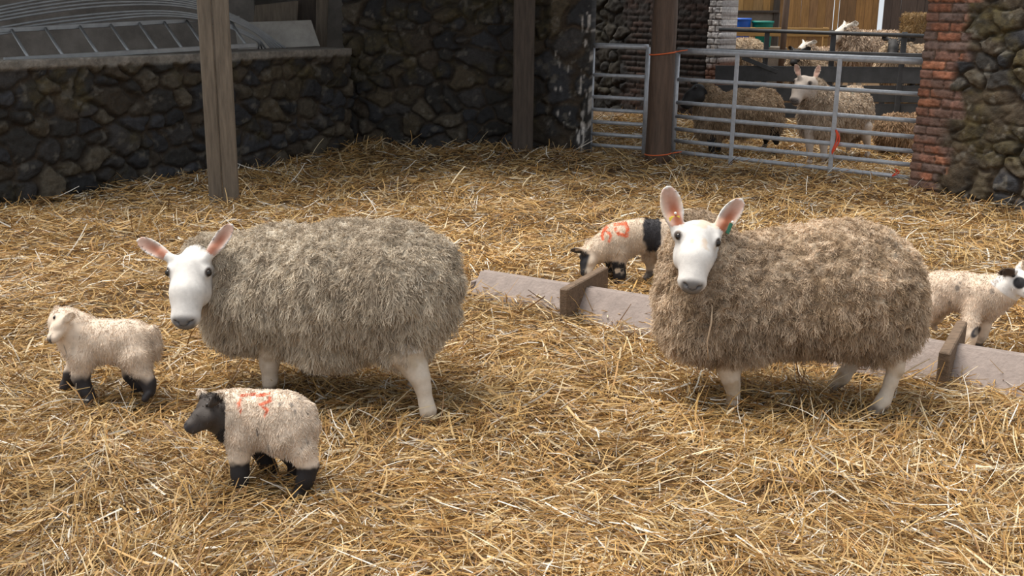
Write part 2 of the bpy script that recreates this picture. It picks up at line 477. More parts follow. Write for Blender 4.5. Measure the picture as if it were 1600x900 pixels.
# low rubble wall on the left with a worn coping
PL0, PL1 = np.array([-5.6, 7.25]), np.array([-1.86, 12.15])
def low_face(s, z):
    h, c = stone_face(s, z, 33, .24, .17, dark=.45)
    top = sstep(1.09, 1.12, z)
    P = np.stack([s.ravel(), z.ravel(), s.ravel() * 0], 1)
    h = h * (1 - top) + (.06 + .012 * fbm(P, 6, 3).reshape(s.shape)) * top
    T = top.ravel()[:, None]
    return h, c * (1 - T) + np.array([.20, .18, .155]) * T * (1 + .2 * fbm(P, 12, 4)[:, None])
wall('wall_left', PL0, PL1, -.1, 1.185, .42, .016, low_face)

# pen: rubble at the back, brick towards its end, whitewashed brick return
PQ1 = atY(1104, 100, 16.6)[:2]; PQ2 = atY(1125, 100, 16.45)[:2]
PQ0 = at(905, 163)[:2]; PQ0 = PQ0 - unit(PQ1 - PQ0) * 3.0
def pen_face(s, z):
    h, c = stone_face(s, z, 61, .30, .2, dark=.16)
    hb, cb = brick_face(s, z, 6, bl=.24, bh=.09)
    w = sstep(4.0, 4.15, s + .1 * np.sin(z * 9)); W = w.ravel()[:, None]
    return h * (1 - w) + hb * w, c * (1 - W) + (cb * .09 + .005) * W  # brick, like the stone above, darkened to paint in the pen's shade
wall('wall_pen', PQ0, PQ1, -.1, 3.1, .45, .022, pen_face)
wp = np.array([(.60, .57, .56), (.50, .47, .46), (.66, .62, .60), (.55, .50, .47)])
def ww_face(s, z):
    h, c = brick_face(s, z, 9, bl=.12, bh=.093, pal=wp, mort=(.16, .13, .12))
    P = np.stack([s.ravel(), z.ravel(), s.ravel() * 0], 1)
    low = sstep(.95, .75, z + .12 * vnoise(P, 3, 4).reshape(z.shape)).ravel()[:, None]
    return h, c * (1 - low) + np.array([.15, .07, .045]) * low
wall('trim_1', PQ1, PQ2, -.1, 3.1, .45, .01, ww_face)

# ---------------------------------------------------------------- far timber wall with gaps letting daylight through
YB = 21.5
def zpx(y, x, Y): return float(atY(x, y, Y)[2])
def timber_wall():
    V, Q, T, Cc, n = [], [], [], [], 0
    rng = np.random.default_rng(4)
    x = float(atY(1040, 30, YB)[0]); xe = float(atY(1700, 30, YB)[0])
    x_door0, x_door1 = float(atY(1214, 30, YB)[0]), float(atY(1372, 30, YB)[0])
    x_dark = float(atY(1384, 30, YB)[0])
    zl = zpx(18, 1170, YB)
    mb = MB(); cols = []
    slit_x = [float(atY(1301, 30, YB)[0]), float(atY(1309, 30, YB)[0])]
    while x < xe:
        w = rng.uniform(.13, .19)
        for sx in slit_x:
            if x < sx < x + w + .03: w = sx - x
        if x < x_door1 < x + w + .04: w = x_door1 - x
        gap = .003
        for sx in slit_x:
            if abs(x + w - sx) < 1e-6: gap = .016
        if abs(x + w - x_door1) < 1e-6: gap = .095
        door = x_door0 - .05 <= x < x_door1
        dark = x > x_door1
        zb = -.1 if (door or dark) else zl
        n0 = mb.n
        tl = rng.normal(0, .004)
        a = np.array([x + w / 2, YB, zb]); b = np.array([x + w / 2 + tl, YB, 3.4])
        if gap > .05: b[0] -= .03
        mb.plank(a, b, (1, 0, 0), w, .028, .003)
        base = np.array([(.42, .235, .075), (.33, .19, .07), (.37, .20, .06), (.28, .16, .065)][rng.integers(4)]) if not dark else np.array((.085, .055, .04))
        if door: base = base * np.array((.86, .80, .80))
        cols.append(np.tile(base * rng.uniform(.75, 1.15), (mb.n - n0, 1)))
        x += w + gap
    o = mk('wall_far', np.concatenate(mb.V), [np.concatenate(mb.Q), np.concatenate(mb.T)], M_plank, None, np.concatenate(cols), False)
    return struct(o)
timber_wall()
def board(name, m, pa, pb, Ya, Yb, hpx0, hpx1, th=.04, off=0):
    """horizontal board between photo points, top edge y=hpx0 and bottom edge y=hpx1 (each a pair: left, right)"""
    a0, a1 = atY(pa, hpx0[0], Ya), atY(pa, hpx1[0], Ya); b0, b1 = atY(pb, hpx0[1], Yb), atY(pb, hpx1[1], Yb)
    mb = MB(); mb.plank((a0 + a1) / 2, (b0 + b1) / 2, (0, 0, 1), np.linalg.norm(a0 - a1), th)
    return mb.build(name, m)
struct(board('trim_2', M_ledge, 1040, 1216, YB - .05, YB - .05, (19, 20), (100, 101), .05))      # grey boarding under the planks
struct(board('trim_3', M_wood_old, 1040, 1216, YB - .09, YB - .09, (15.5, 16.5), (19, 20), .12))   # dark sill
struct(board('trim_4', M_ledge, 1214, 1378, YB - .05, YB - .05, (46, 48), (55, 57), .04))         # cross ledge of the boarded door
mbp = MB(); a_ = atY(1212, 30, YB - .07); mbp.plank((a_[0], a_[1], -.1), (a_[0], a_[1], 3.4), (1, 0, 0), .11, .09)
struct(mbp.build('trim_5', M_wood_old))

# ---------------------------------------------------------------- floors
YARD_BACK = 12.3
def bed(x, y):
    """height of the straw bed"""
    P = np.stack([x, y, np.zeros_like(x)], 1)
    h = .035 * fbm(P, .9, 5, 2) + .022 * fbm(P, 3.1, 9, 2)
    # banked up against the walls, the gate line and the pier
    def near(p, q, amp, r):
        p = np.asarray(p); q = np.asarray(q); d = q - p; t = np.clip(((x - p[0]) * d[0] + (y - p[1]) * d[1]) / (d @ d), 0, 1)
        return amp * np.exp(-(((x - p[0] - t * d[0]) ** 2 + (y - p[1] - t * d[1]) ** 2) / r ** 2))
    h = h + near(PB0 + np.array([.2, -.25]), PB1 + np.array([-.3, -.4]), .10, .6)
    h = h + near(PR0 + np.array([-.05, -.25]), PR0 + dA * 3, .05, .35)
    h = h + near(at(1060, 262)[:2], at(1415, 300)[:2], .05, .5)
    return h
def floor_mesh():
    xs = np.linspace(-11, 12, 231); ys = np.linspace(-1.5, 24, 256)
    X, Y = np.meshgrid(xs, ys, indexing='ij')
    Z = bed(X.ravel(), Y.ravel()) - .02
    far = sstep(15.9, 16.4, Y.ravel()) * (X.ravel() > PQ2[0] - .05); Z = Z + .34 * far
    V = np.stack([X.ravel(), Y.ravel(), Z], 1); i = np.arange(len(V)).reshape(X.shape)
    return struct(mk('floor', V, np.stack([i[:-1, :-1], i[1:, :-1], i[1:, 1:], i[:-1, 1:]], -1).reshape(-1, 4), M_ground))
floor_mesh()

# ---------------------------------------------------------------- unseen roof added to shade store and pen, open above the yard
def slab(name, pts, z, th, m):
    P = np.asarray(pts, float); n = len(P)
    V = np.concatenate([np.c_[P, np.full(n, z)], np.c_[P, np.full(n, z + th)]])
    Q = [np.arange(n)[None, ::-1], n + np.arange(n)[None, :]] + [np.array([[k, (k + 1) % n, n + (k + 1) % n, n + k]]) for k in range(n)]
    return struct(mk(name, V, Q, m, None, None, False))
slab('shade_ceiling', [(-9, 8.2), (-5.6, 8.2), (-1.2, 10.2), (3.2, 9.4), (9, 7.0), (9, 9.4), (4.4, 10.5), (2.2, 11.6), (2.2, 17.0), (-9, 17.0)], 3.25, .06, M_shade_roof)  # outline cut so some pen sheep stay shaded and others lit
wl = MB(); wl.box((-4.6, 15.2, 1.5), np.eye(3), (4.4, .12, 1.7)); struct(wl.build('wall_store', M_plaster))
# ---------------------------------------------------------------- posts
def round_post():
    b = at(1027, 259); r = 18.6 * pxm(b); top = b + np.array([.015, .02, 3.3])
    t = np.linspace(0, 1, 24); P = b + (top - b) * t[:, None]; P[0, 2] = -.05
    R = r * (1.06 - .10 * t) * (1 + .02 * np.sin(t * 31))
    mb = MB().tube(P, R, 28)
    o = mb.build('round_post', M_wood_post, None, True, b)
    o.location = b
    tag(o, 'thick round dark brown timber post where the two gates meet', 'post')
    for y, sag, lab in ((83, .018, 'orange twine tied high round the round timber post, level with the top gate bar'), (240, .01, 'orange twine tied round the foot of the round timber post')):
        zc = float(atY(1030, y, b[1])[2]); k = np.linspace(0, 2 * math.pi, 40)
        rr = r * 1.03 + .006; cx = b[0] + .015 * zc / 3.3
        Pt = np.stack([cx + rr * np.cos(k), b[1] + .02 * zc / 3.3 + rr * np.sin(k), zc + sag * np.cos(k)], 1)
        m2 = MB().tube(Pt, .0075, 6, False)
        # the knot and a loose end
        m2.tube(np.array([[cx + rr * .96, b[1] - .05, zc + sag], [cx + rr + .05, b[1] - .06, zc + sag + .012], [cx + rr + .11, b[1] - .05, zc + sag + .02]]), .006, 6)
        o2 = m2.build('baling_twine', M_twine, None, True)
        tag(o2, lab, 'twine', 'twine on the round post')
round_post()
def square_post(name, px, py, wpx, m, label, lean=(0, 0), split=False, dpx=None):
    b = at(px, py); w = wpx * pxm(b)
    ang = math.atan2(b[0], b[1]); ax = np.array([[math.cos(-ang), math.sin(-ang), 0], [-math.sin(-ang), math.cos(-ang), 0], [0, 0, 1]])
    root = thing(name, label, 'post', tuple(b))
    if split:
        for sgn, ww in ((-1, .46), (1, .54)):
            mb = MB(); c = ax[0] * (sgn * w * (1 - ww) / 2)
            mb.plank(c + np.array([0, 0, -.05]), c + np.array([lean[0], lean[1], 3.3]), ax[0], w * ww * .985, w * .55, .012)
            mb.build('timber', m, root)
    else:
        mb = MB(); mb.plank((0, 0, -.05), (lean[0], lean[1], 3.2), ax[0], w, w * .8, .012); mb.build('timber', m, root)
    return root
square_post('split_post', 351, 318, 46, M_wood_left, 'tall weathered post of two timbers side by side in front of the low wall', split=True)
square_post('timber_post', 816, 252, 32, M_wood_old, 'dark upright timber standing against the dark stone wall', lean=(.0, .0))

# ---------------------------------------------------------------- gates
def bar_heights(x, ys, Y):
    return [float(atY(x, y, Y)[2]) for y in ys]
def gate(name, label, xl, xr, yl_bot, yr_bot, ysl, uprights, r_top, r_bar, ext=(0, 0), end_w=.04):
    L = at(xl, yl_bot, .12); Rr = at(xr, yr_bot, .12)
    zs = bar_heights(xl, ysl, L[1])
    d = unit(np.array([Rr[0] - L[0], Rr[1] - L[1], 0])); ln = np.hypot(Rr[0] - L[0], Rr[1] - L[1])
    root = thing(name, label, 'gate', (L[0], L[1], 0))
    a, b = -ext[0], ln + ext[1]
    for i, z in enumerate(zs):
        r = r_top if i == 0 else r_bar
        k = np.linspace(a, b, 9); P = d * k[:, None] + np.array([0, 0, 1]) * z
        MB().tube(P, r, 12).build('bar', M_galv, root, True)
    nb = np.array([d[1], -d[0], 0])
    for s in uprights:
        c = d * s + nb * r_bar * 1.2
        mb = MB(); mb.plank(c + np.array([0, 0, zs[-1] - .14]), c + np.array([0, 0, zs[0] - r_top * .3]), d, .045, .016, .003)
        mb.build('upright', M_galv, root)
    for s in (a, b):
        mb = MB().tube(np.array([d * s + np.array([0, 0, zs[-1] - .1]), d * s + np.array([0, 0, zs[0]])]), r_top * .85, 12)
        mb.build('end_post', M_galv, root, True)
    return L, d, ln, zs, nb
def along(L, d, px):
    """distance along the gate seen at photo column px"""
    u = ray(px, 150); n = np.array([u[1], -u[0]])
    return -(n @ L[:2]) / (n @ d[:2])
_L = at(1051, 236.8, .12); _Rg = at(1400, 275.3, .12); _d = unit(np.array([_Rg[0] - _L[0], _Rg[1] - _L[1], 0]))
ups = [along(_L, _d, 1150), along(_L, _d, 1309)]
GL, Gd, Gln, Gz, Gn = gate('steel_gate', 'long seven-bar galvanised gate between the round post and the brick pier', 1051, 1400, 236.8, 275.3,
     (79.3, 123.7, 159.8, 181.5, 201, 219.3, 236.8), ups, .034, .0215, (.0, .2))
_L2 = at(922, 226, .12); _R2 = at(1006, 232, .12)
gate('steel_hurdle', 'short dull galvanised hurdle between the dark stone wall and the round post', 922, 1006, 226, 232,
     (71, 116.7, 150.9, 170.5, 189.8, 208.5, 226), [], .030, .021, (.0, .0))
def twine_on_gate(px, y0, y1, lab, r):
    s = along(GL, Gd, px); q = GL + Gd * s + Gn * .05
    za, zb = float(atY(px, y0, q[1])[2]), float(atY(px, y1, q[1])[2])
    t = np.linspace(0, 1, 12)
    P = np.stack([q[0] + .018 * np.sin(t * 5), q[1] - .01 * np.sin(t * 3), za + (zb - za) * t], 1)
    P2 = P[::-1] + np.array([.022, -.012, 0]) * np.sin(np.linspace(0, math.pi, 12))[:, None]
    mb = MB().tube(np.concatenate([P, P2[1:]]), r, 6)
    tag(mb.build('baling_twine', M_red_twine, None, True), lab, 'twine', 'twine hanging on the gate')
twine_on_gate(1314, 203, 241, 'orange-red twine hanging beside the upright nearest the brick pier', .009)
twine_on_gate(1413, 264, 276, 'short red twine knotted on the bottom gate bar by the brick pier', .006)

# ---------------------------------------------------------------- upturned feed troughs
def trough():
    A = at(750, 462); B = at(1600, 606); d = unit(np.array([B[0] - A[0], B[1] - A[1], 0])); n = np.array([d[1], -d[0], 0]); up = np.array([0, 0, 1.0])
    if n[1] > 0: n = -n
    ln = np.linalg.norm(B - A) + .9
    root = thing('feed_trough', 'long upturned grey-brown wooden feed trough lying across the straw behind the ewe', 'trough', tuple(A))
    H, Wd = .155, .16
    def S(px): 
        u = ray(px, 470); m = np.array([u[1], -u[0]]); return -(m @ (A[:2])) / (m @ d[:2])
    segs = [(0, S(912)), (S(912), S(1497)), (S(1497), ln)]
    for i, (s0, s1) in enumerate(segs):
        drop = (.0, .0, .0)[i]
        for sg, nm in ((1, 'side_board'), (-1, 'side_board')):
            mb = MB()
            lo_, hi_ = n * sg * Wd + up * -.02, n * sg * .012 + up * (H - drop)
            a = d * (s0 + .014) + (lo_ + hi_) / 2; b = d * (s1 - .014) + (lo_ + hi_) / 2
            mb.plank(a, b, hi_ - lo_, np.linalg.norm(hi_ - lo_), .022, .004); mb.build(nm, M_trough, root)
    for s, hh in ((.0, .0), (S(912), .075), (S(1497), .06), (ln, .0)):
        if hh == 0:      # closed triangular end
            mb = MB(); mb.plank(d * s + n * -Wd * .55 + up * H * .33, d * s + n * Wd * .55 + up * H * .33, up, H * .75, .024, .004)
            mb.build('end_board', M_trough, root)
        else:
            mb = MB(); zc = (H + hh) / 2 - .01
            mb.plank(d * s + n * -.27 + up * zc, d * s + n * .25 + up * (zc - .02), up, H + hh, .05, .006); mb.build('cross_board', M_trough_d, root)
    return root
trough()

# ---------------------------------------------------------------- things on and behind the low wall
def onto(x, y, Y): return atY(x, y, Y)
def ladder():
    A0, A1 = onto(6, 94, 9.1), onto(400, 70.5, 11.15)       # near rail
    B0, B1 = onto(-30, 49, 9.75), onto(374, 28, 11.7)    # far rail
    root = thing('ladder', 'grey metal ladder lying tilted along the top of the low wall', 'ladder', tuple(A0))
    for a, b in ((A0, A1), (B0, B1)):
        MB().plank(a - A0, b - A0, (0, 0, 1), .045, .022, .004).build('rail', M_ladder, root)
    for px in (25, 72, 122, 169, 214, 255, 293, 330, 368):
        ta = (px + 14 - 6) / 394; tb = (px - 14 + 30) / 404
        MB().tube(np.array([A0 + (A1 - A0) * ta - A0, B0 + (B1 - B0) * tb - A0]), .014, 8).build('rung', M_ladder, root, True)
ladder()
PIPE_LAB = ['topmost pipe of the bent bundle behind the ladder', 'second highest bent pipe behind the ladder', 'third highest bent pipe of the bundle behind the ladder', 'middle bent grey pipe of the bundle behind the ladder',
            'fifth bent pipe down in the bundle behind the ladder', 'sixth bent pipe down in the bundle behind the ladder', 'second lowest bent pipe of the bundle behind the ladder', 'lowest bent pipe of the bundle, just above the ladder']
def pipes():
    for i in range(8):
        K = [(-40, 46 - 5 * i + 8), (60, 38 - 5.5 * i), (150, 27 - 5.5 * i), (235, 19 - 4 * i), (300, 22 - 3.2 * i), (352, 35 - 2.4 * i), (400, 57 - 2.0 * i), (432 - 5.5 * (7 - i) + 14, 75.5)]
        if i < 3: K = [(x, y + 6) for x, y in K[:-1]] + [(K[-1][0] - 4, 75.5)]
        Ys = np.linspace(10.4, 11.75, len(K)) + .02 * i
        P = np.array([atY(x, y, Y) for (x, y), Y in zip(K, Ys)])
        t = np.linspace(0, len(K) - 1, 40); j = np.clip(t.astype(int), 0, len(K) - 2); f = t - j
        def g(k): return P[np.clip(k, 0, len(K) - 1)]
        f_ = f[:, None]
        Q = .5 * ((2 * g(j)) + (-g(j - 1) + g(j + 1)) * f_ + (2 * g(j - 1) - 5 * g(j) + 4 * g(j + 1) - g(j + 2)) * f_ ** 2 + (-g(j - 1) + 3 * g(j) - 3 * g(j + 1) + g(j + 2)) * f_ ** 3)
        o = MB().tube(Q, .011, 8).build('pipe', M_pipe, None, True)
        tag(o, PIPE_LAB[7 - i], 'pipe', 'bent pipes on the low wall')
pipes()
def slab_thing(name, lab, corners, Y, th, m, lean=0.0):
    """board seen through four photo points (clockwise from top left); leans back by lean metres at the top"""
    P = np.array([atY(x, y, Y + (lean if k < 2 else 0)) for k, (x, y) in enumerate(corners)])
    n = unit(np.cross(P[1] - P[0], P[3] - P[0])); n = n if n[1] > 0 else -n
    V = np.concatenate([P, P + n * th]); Q = np.array([[0, 1, 2, 3], [7, 6, 5, 4], [0, 4, 5, 1], [1, 5, 6, 2], [2, 6, 7, 3], [3, 7, 4, 0]])
    o = mk(name, V, Q, m, None, None, False)
    mo = o.modifiers.new('b', 'BEVEL'); mo.width = .006; mo.segments = 2
    return tag(o, lab, 'board')
slab_thing('sheet_board', 'pale board lying on edge along the wall behind the pipes', [(366, 35), (486, 31), (500, 72), (372, 78)], 12.35, .03, M_board, .1)
slab_thing('upright_board', 'weathered board with nail holes propped above the pale board', [(398, 8), (466, 1), (452, 222), (380, 222)], 12.9, .035, M_wood_left, .1)
slab_thing('timber_plank', 'short upright plank leaning behind the low wall beside the dark stone wall', [(494, -30), (514, -30), (504, 222), (492, 222)], 12.9, .04, M_wood_left, .05)
slab_thing('timber_plank', 'dark broad plank standing behind the weathered board', [(464, -30), (494, -30), (490, 222), (462, 222)], 13.1, .05, M_wood_old, .05)
slab_thing('back_sheet', 'wide dim sheet standing behind the bent pipes', [(-80, -60), (395, -60), (400, 120), (-80, 130)], 14.2, .04, M_plaster, .1)

# ---------------------------------------------------------------- pen beyond the gate
def feed_barrier():
    YL, YR = 15.6, 13.9
    root = thing('feed_barrier', 'dark steel feed barrier with sheeted lower half across the back of the pen', 'barrier', tuple(atY(1122, 186, YL)))
    r0 = np.array(root.location)
    def Yx(x): return YL + (YR - YL) * (x - 1118) / 340
    def band(nm, x0, x1, t, b, th):
        a0, a1 = atY(x0, t[0], Yx(x0)), atY(x0, b[0], Yx(x0)); c0, c1 = atY(x1, t[1], Yx(x1)), atY(x1, b[1], Yx(x1))
        MB().plank((a0 + a1) / 2 - r0, (c0 + c1) / 2 - r0, (0, 0, 1), (np.linalg.norm(a0 - a1) + np.linalg.norm(c0 - c1)) / 2, th).build(nm, M_hurdle, root)
    P = np.array([atY(1124, 46, Yx(1124)), atY(1470, 57, Yx(1470))]) - r0
    MB().tube(P, .026, 12).build('top_rail', M_hurdle, root, True)
    band('beam', 1118, 1470, (75, 85), (89, 98), .07)
    band('sheet', 1118, 1470, (101, 107), (127, 130), .03)
    band('sheet', 1118, 1470, (133, 134), (156, 161), .03)
    band('sheet', 1118, 1470, (160, 163), (182, 188), .03)
    for x in (1199, 1303, 1414):
        P0 = atY(x, 50, Yx(x)); P1 = np.array([P0[0], P0[1], .02])
        MB().plank(P1 - r0, P0 - r0, (1, 0, 0), .065, .04).build('upright', M_hurdle, root)
    # diagonal brace under the beam on the left
    a, b = atY(1160, 90, Yx(1160) - .05), atY(1215, 112, Yx(1215) - .05)
    MB().plank(a - r0, b - r0, (0, 0, 1), .06, .02).build('brace', M_hurdle, root)
feed_barrier()
def far_post(px, wpx, lab):
    b = atY(px, 100, 17.4); r = wpx / 2 * pxm(b)
    P = np.array([[b[0] - .02, b[1], -.05], [b[0], b[1], 1.5], [b[0] + .03, b[1], 3.4]])
    o = MB().tube(P, r, 16).build('pole', M_wood_post, None, True)
    tag(o, lab, 'post', 'poles in the far pen')
far_post(1142, 9, 'slim dark pole just right of the whitewashed brick, before the blue tub')
far_post(1221.5, 9.5, 'slim dark pole to the right of the green tub')
def tub(name, lab, xl, xr, yt, yb, Y, m):
    c = atY((xl + xr) / 2, (yt + yb) / 2, Y); s = pxm(c); R = (xr - xl) / 2 * s; zt, zb = atY(xl, yt, Y)[2], atY(xl, yb, Y)[2]
    prof = [(.0, zb), (R * .78, zb), (R * .80, zb + .02), (R * .93, zt - .05), (R * .94, zt - .045), (R, zt - .04), (R, zt), (R * .955, zt), (R * .93, zt - .03), (R * .8, zb + .06), (0, zb + .05)]
    n = 36; V, Q = [], []
    for r, z in prof:
        for j in range(n):
            w = 2 * math.pi * j / n; V.append((r * math.cos(w), r * math.sin(w), z - zb))
    for i in range(len(prof) - 1):
        for j in range(n): Q.append((i * n + j, i * n + (j + 1) % n, (i + 1) * n + (j + 1) % n, (i + 1) * n + j))
    o = mk(name, V, np.array(Q), m); o.location = (c[0], c[1], zb)
    tag(o, lab, 'tub')
    return c, zb
cb, zb1 = tub('plastic_tub', 'blue plastic tub on the ledge against the timber wall', 1146, 1173, 28, 72, 19.6, M_blue)
cg, zb2 = tub('plastic_tub', 'green plastic tub beside the blue one', 1173.5, 1208, 32.5, 73, 19.6, M_green)
lb = MB(); lb.box(((atY(1125, 80, 19.7)[0] + atY(1216, 80, 19.7)[0]) / 2, 19.75, min(zb1, zb2) / 2), np.eye(3), (.62, .32, min(zb1, zb2) / 2 - .002), .01)
tag(lb.build('block_ledge', M_ledge), 'low grey block ledge carrying the blue and green tubs', 'ledge')
br = board('rail_board', M_rail, 1118, 1295, 19.1, 19.1, (42.5, 44), (56, 57.5), .04)
brt = thing('pen_rail', 'x', 'rail', tuple(atY(1200, 50, 19.1) * np.array([1, 1, 0])))
br.data.transform(Matrix.Translation(-brt.location)); br.parent = brt
for px in (1128, 1176, 1290):
    q = atY(px, 50, 19.16); mq = MB(); mq.plank(np.array([q[0], q[1], .0]) - np.array(brt.location), np.array([q[0], q[1], q[2] + .08]) - np.array(brt.location), (1, 0, 0), .08, .07); mq.build('rail_post', M_rail, brt)
tag(brt, 'broad yellowish board rail running in front of the two tubs', 'rail')
def hay_bale():
    c = atY(1432, 38, 17.6); s = pxm(c)
    rng = np.random.default_rng(8)
    fd = Field((-.27, -.3, -.25), (.27, .3, .25), .02)
    X, Y, Z = np.meshgrid(*[fd.lo[k] + fd.h * np.arange(fd.n[k]) for k in range(3)], indexing='ij')
    q = np.stack([np.abs(X) - 15 * s + .03, np.abs(Y) - .25, np.abs(Z) - 15 * s + .03], -1)
    fd.d = (np.linalg.norm(np.maximum(q, 0), axis=-1) + np.minimum(q.max(-1), 0) - .03).astype(np.float32)
    V, F = fd.mesh(1); N = vnormals(V, F); V = V + N * (.012 * fbm(V, 22, 4))[:, None]
    P, M, _ = scatter(V, F, N, 2600, rng)
    d = unit(np.cross(M, rng.normal(size=M.shape)) + .35 * M); L = rng.uniform(.03, .09, (len(P), 1))
    t = np.linspace(0, 1, 3)[None, :, None]; K = P[:, None] + d[:, None] * L[:, None] * (t - .3) + M[:, None] * .006
    cS = mixc((.34, .22, .09), (.20, .12, .05), rng.random(len(P)))
    rv, rf, rc = ribbons(K, unit(np.cross(d, M)), np.full((len(P), 3), .007), cS)
    o = mk('hay_bale', np.concatenate([V, rv]), [F, rf + len(V)], M_straw, None, np.concatenate([np.tile((.22, .13, .055), (len(V), 1)), rc]))
    o.location = c
    tag(o, 'brown hay bale sitting high by the brick pier', 'hay bale')
    st = MB(); zz = c[2] - 15 * s
    st.box((c[0], c[1], zz / 2 + .01), np.eye(3), (.3, .3, zz / 2 - .03), .01)
    tag(st.build('bale_stand', M_wood_old), 'dark timber stand holding up the hay bale', 'stand')
hay_bale()
# ---------------------------------------------------------------- sheep and lambs
class Animal:
    """an animal traced in photo points: W(px, py, dy) is the point seen at (px, py) lying dy metres beyond its near feet"""
    def __init__(s, name, label, cat, root_px, group=None, z=0.0, Yoff=None):
        s.r = at(*root_px, z) if Yoff is None else np.array(atY(*root_px, Yoff))
        s.root = thing(name, label, cat, tuple(s.r), group)
        s.s = pxm(s.r); s.heads = []
    def W(s, x, y, dy=0.0): return atY(x, y, s.r[1] + dy) - s.r
    def ell(s, F, x, y, dy, rx, ry, rz, k=.08, tilt=0.0):
        ax = None
        if tilt:
            t = math.radians(tilt); ax = np.array([[math.cos(t), 0, math.sin(t)], [0, 1, 0], [-math.sin(t), 0, math.cos(t)]])
        F.ell(s.W(x, y, dy), (rx * s.s, ry, rz * s.s), k, ax)
    def limb(s, F, pts, k=.02):
        P = [s.W(*p[:3]) for p in pts]; R = [p[3] * s.s for p in pts]
        F.chain(P, R, k)
    def hoof(s, F, p, r, fwd=(-1, -.3, 0)):
        c = s.W(*p); f = unit(np.array(fwd)) * r * s.s
        side = np.cross(unit(f), [0, 0, 1])
        for sg in (-1, 1):
            F.cone(c + side * sg * r * s.s * .48 + f * -.1 + np.array([0, 0, r * s.s * .9]), c + side * sg * r * s.s * .52 + f * .55 + np.array([0, 0, r * s.s * .05]), r * s.s * .52, r * s.s * .58, .006)
    def head(s, F, poll, nose, lat, hint, wide=1.0, roman=1.0, fill=True, ear=None, deep=1.0):
        poll = s.W(*poll); nose = s.W(*nose); L = np.linalg.norm(nose - poll); a = (nose - poll) / L
        l = np.asarray(lat, float); l = unit(l - a * (l @ a)); n = np.cross(a, l); n = n if n @ np.asarray(hint) > 0 else -n
        def H(t, u, v): return poll + (a * t + l * u * wide + n * v * deep) * L
        ax = np.stack([a, l, n]); s.H, s.L, s.hax = H, L, ax
        F.ell(H(.16, 0, -.19), np.array([.25, .285 * wide, .22 * deep]) * L, .05 * L, ax)
        F.cone(H(.20, 0, -.19), H(.55, 0, -.18 + .02 * roman), .245 * L * wide, .225 * L * wide, .06 * L)
        F.cone(H(.55, 0, -.18 + .02 * roman), H(.88, 0, -.22), .228 * L * wide, .178 * L * wide, .06 * L)
        for u in (-1, 1):
            F.ell(H(.235, u * .225, -.075), np.array([.10, .08, .075]) * L, .05 * L, ax)        # brow ridge
            F.ell(H(.40, u * .16, -.34), np.array([.24, .13, .17]) * L, .09 * L, ax)            # cheek
        F.cone(H(.30, 0, -.42), H(.86, 0, -.35), .17 * L, .11 * L, .08 * L)                    # jaw
        F.ell(H(.90, 0, -.215), np.array([.125, .19 * wide, .15]) * L, .05 * L, ax)               # muzzle
        F.ell(H(.91, 0, -.365), np.array([.10, .13 * wide, .075]) * L, .025 * L, ax)               # lower lip
        if F.h < .03 * L:
            for u in (-1, 1):
                F.ell(H(1.015, u * .085, -.135 + .0), np.array([.06, .045, .020]) * L, .012 * L, ax, True)
                F.ell(H(.272, u * .285, -.05), np.array([.055, .04, .040]) * L, .02 * L, ax, True)
        return H, L, ax
    def ear(s, F, base, tip, facing, half, thick=.0, cup=.6, k=.012):
        b, t = s.W(*base), s.W(*tip); ln = np.linalg.norm(t - b); a = (t - b) / ln
        n = np.asarray(facing, float); n = unit(n - a * (n @ a)); w = np.cross(a, n)
        ax = np.stack([a, w, n]); half = half * s.s; th = max(thick, 1.5 * F.h)
        c = b + a * ln * .54
        # shell kept separate so that only the ear is hollowed
        G = Field(np.minimum(b, t) - half * 1.5 - .03, np.maximum(b, t) + half * 1.5 + .03, F.h)
        G.ell(c, (ln * .50, half, max(half * .75, th)), .001, ax)
        G.ell(c + n * max(half * .75, th) * .62 + a * ln * .04, (ln * .53, half * 1.02, max(half * .75, th) * 1.05), .008, ax, True)
        i0 = np.round((G.lo - F.lo) / F.h).astype(int)
        # resample onto F's lattice (same step, aligned by rounding)
        G2 = Field(F.lo + i0 * F.h, F.lo + (i0 + G.n - 1) * F.h, F.h)
        G2.d[:] = .5; G2.n = np.array(G2.d.shape)
        G2.ell(c, (ln * .50, half, max(half * .75, th)), .001, ax)
        G2.ell(c + n * max(half * .75, th) * .62 + a * ln * .04, (ln * .53, half * 1.02, max(half * .75, th) * 1.05), .008, ax, True)
        lo = np.maximum(i0, 0); hi = np.minimum(i0 + G2.n, F.n)
        sf = tuple(slice(p, q) for p, q in zip(lo, hi)); sg = tuple(slice(p - i, q - i) for p, q, i in zip(lo, hi, i0))
        A = F.d[sf]; B = G2.d[sg]; q = np.maximum(k - np.abs(A - B), 0) / k
        F.d[sf] = np.minimum(A, B) - q * q * k * .25
        F.cone(b - a * half * .4, b + a * ln * .22 - n * half * .15, half * .62, half * .50, .02)
        return b, t, a, n, w, ln, half
    def eyes(s, t=.272, u=.262, v=-.072, r=.050):
        for sg in (-1, 1):
            c = s.H(t, sg * u, v); R = r * s.L
            V, Q = sphere(c, (R * 1.05, R * .9, R * .9), s.hax, 18, 12)
            mk('eye', V, Q, M_eye, s.root)
def sphere(c, r, ax, nu=16, nv=10):
    V = []; Q = []
    for i in range(nv + 1):
        p = math.pi * i / nv
        for j in range(nu):
            q = 2 * math.pi * j / nu
            V.append(np.array([math.sin(p) * math.cos(q) * r[0], math.sin(p) * math.sin(q) * r[1], math.cos(p) * r[2]]) @ np.asarray(ax) + c)
    for i in range(nv):
        for j in range(nu): Q.append((i * nu + j, i * nu + (j + 1) % nu, (i + 1) * nu + (j + 1) % nu, (i + 1) * nu + j))
    return np.array(V), np.array(Q)

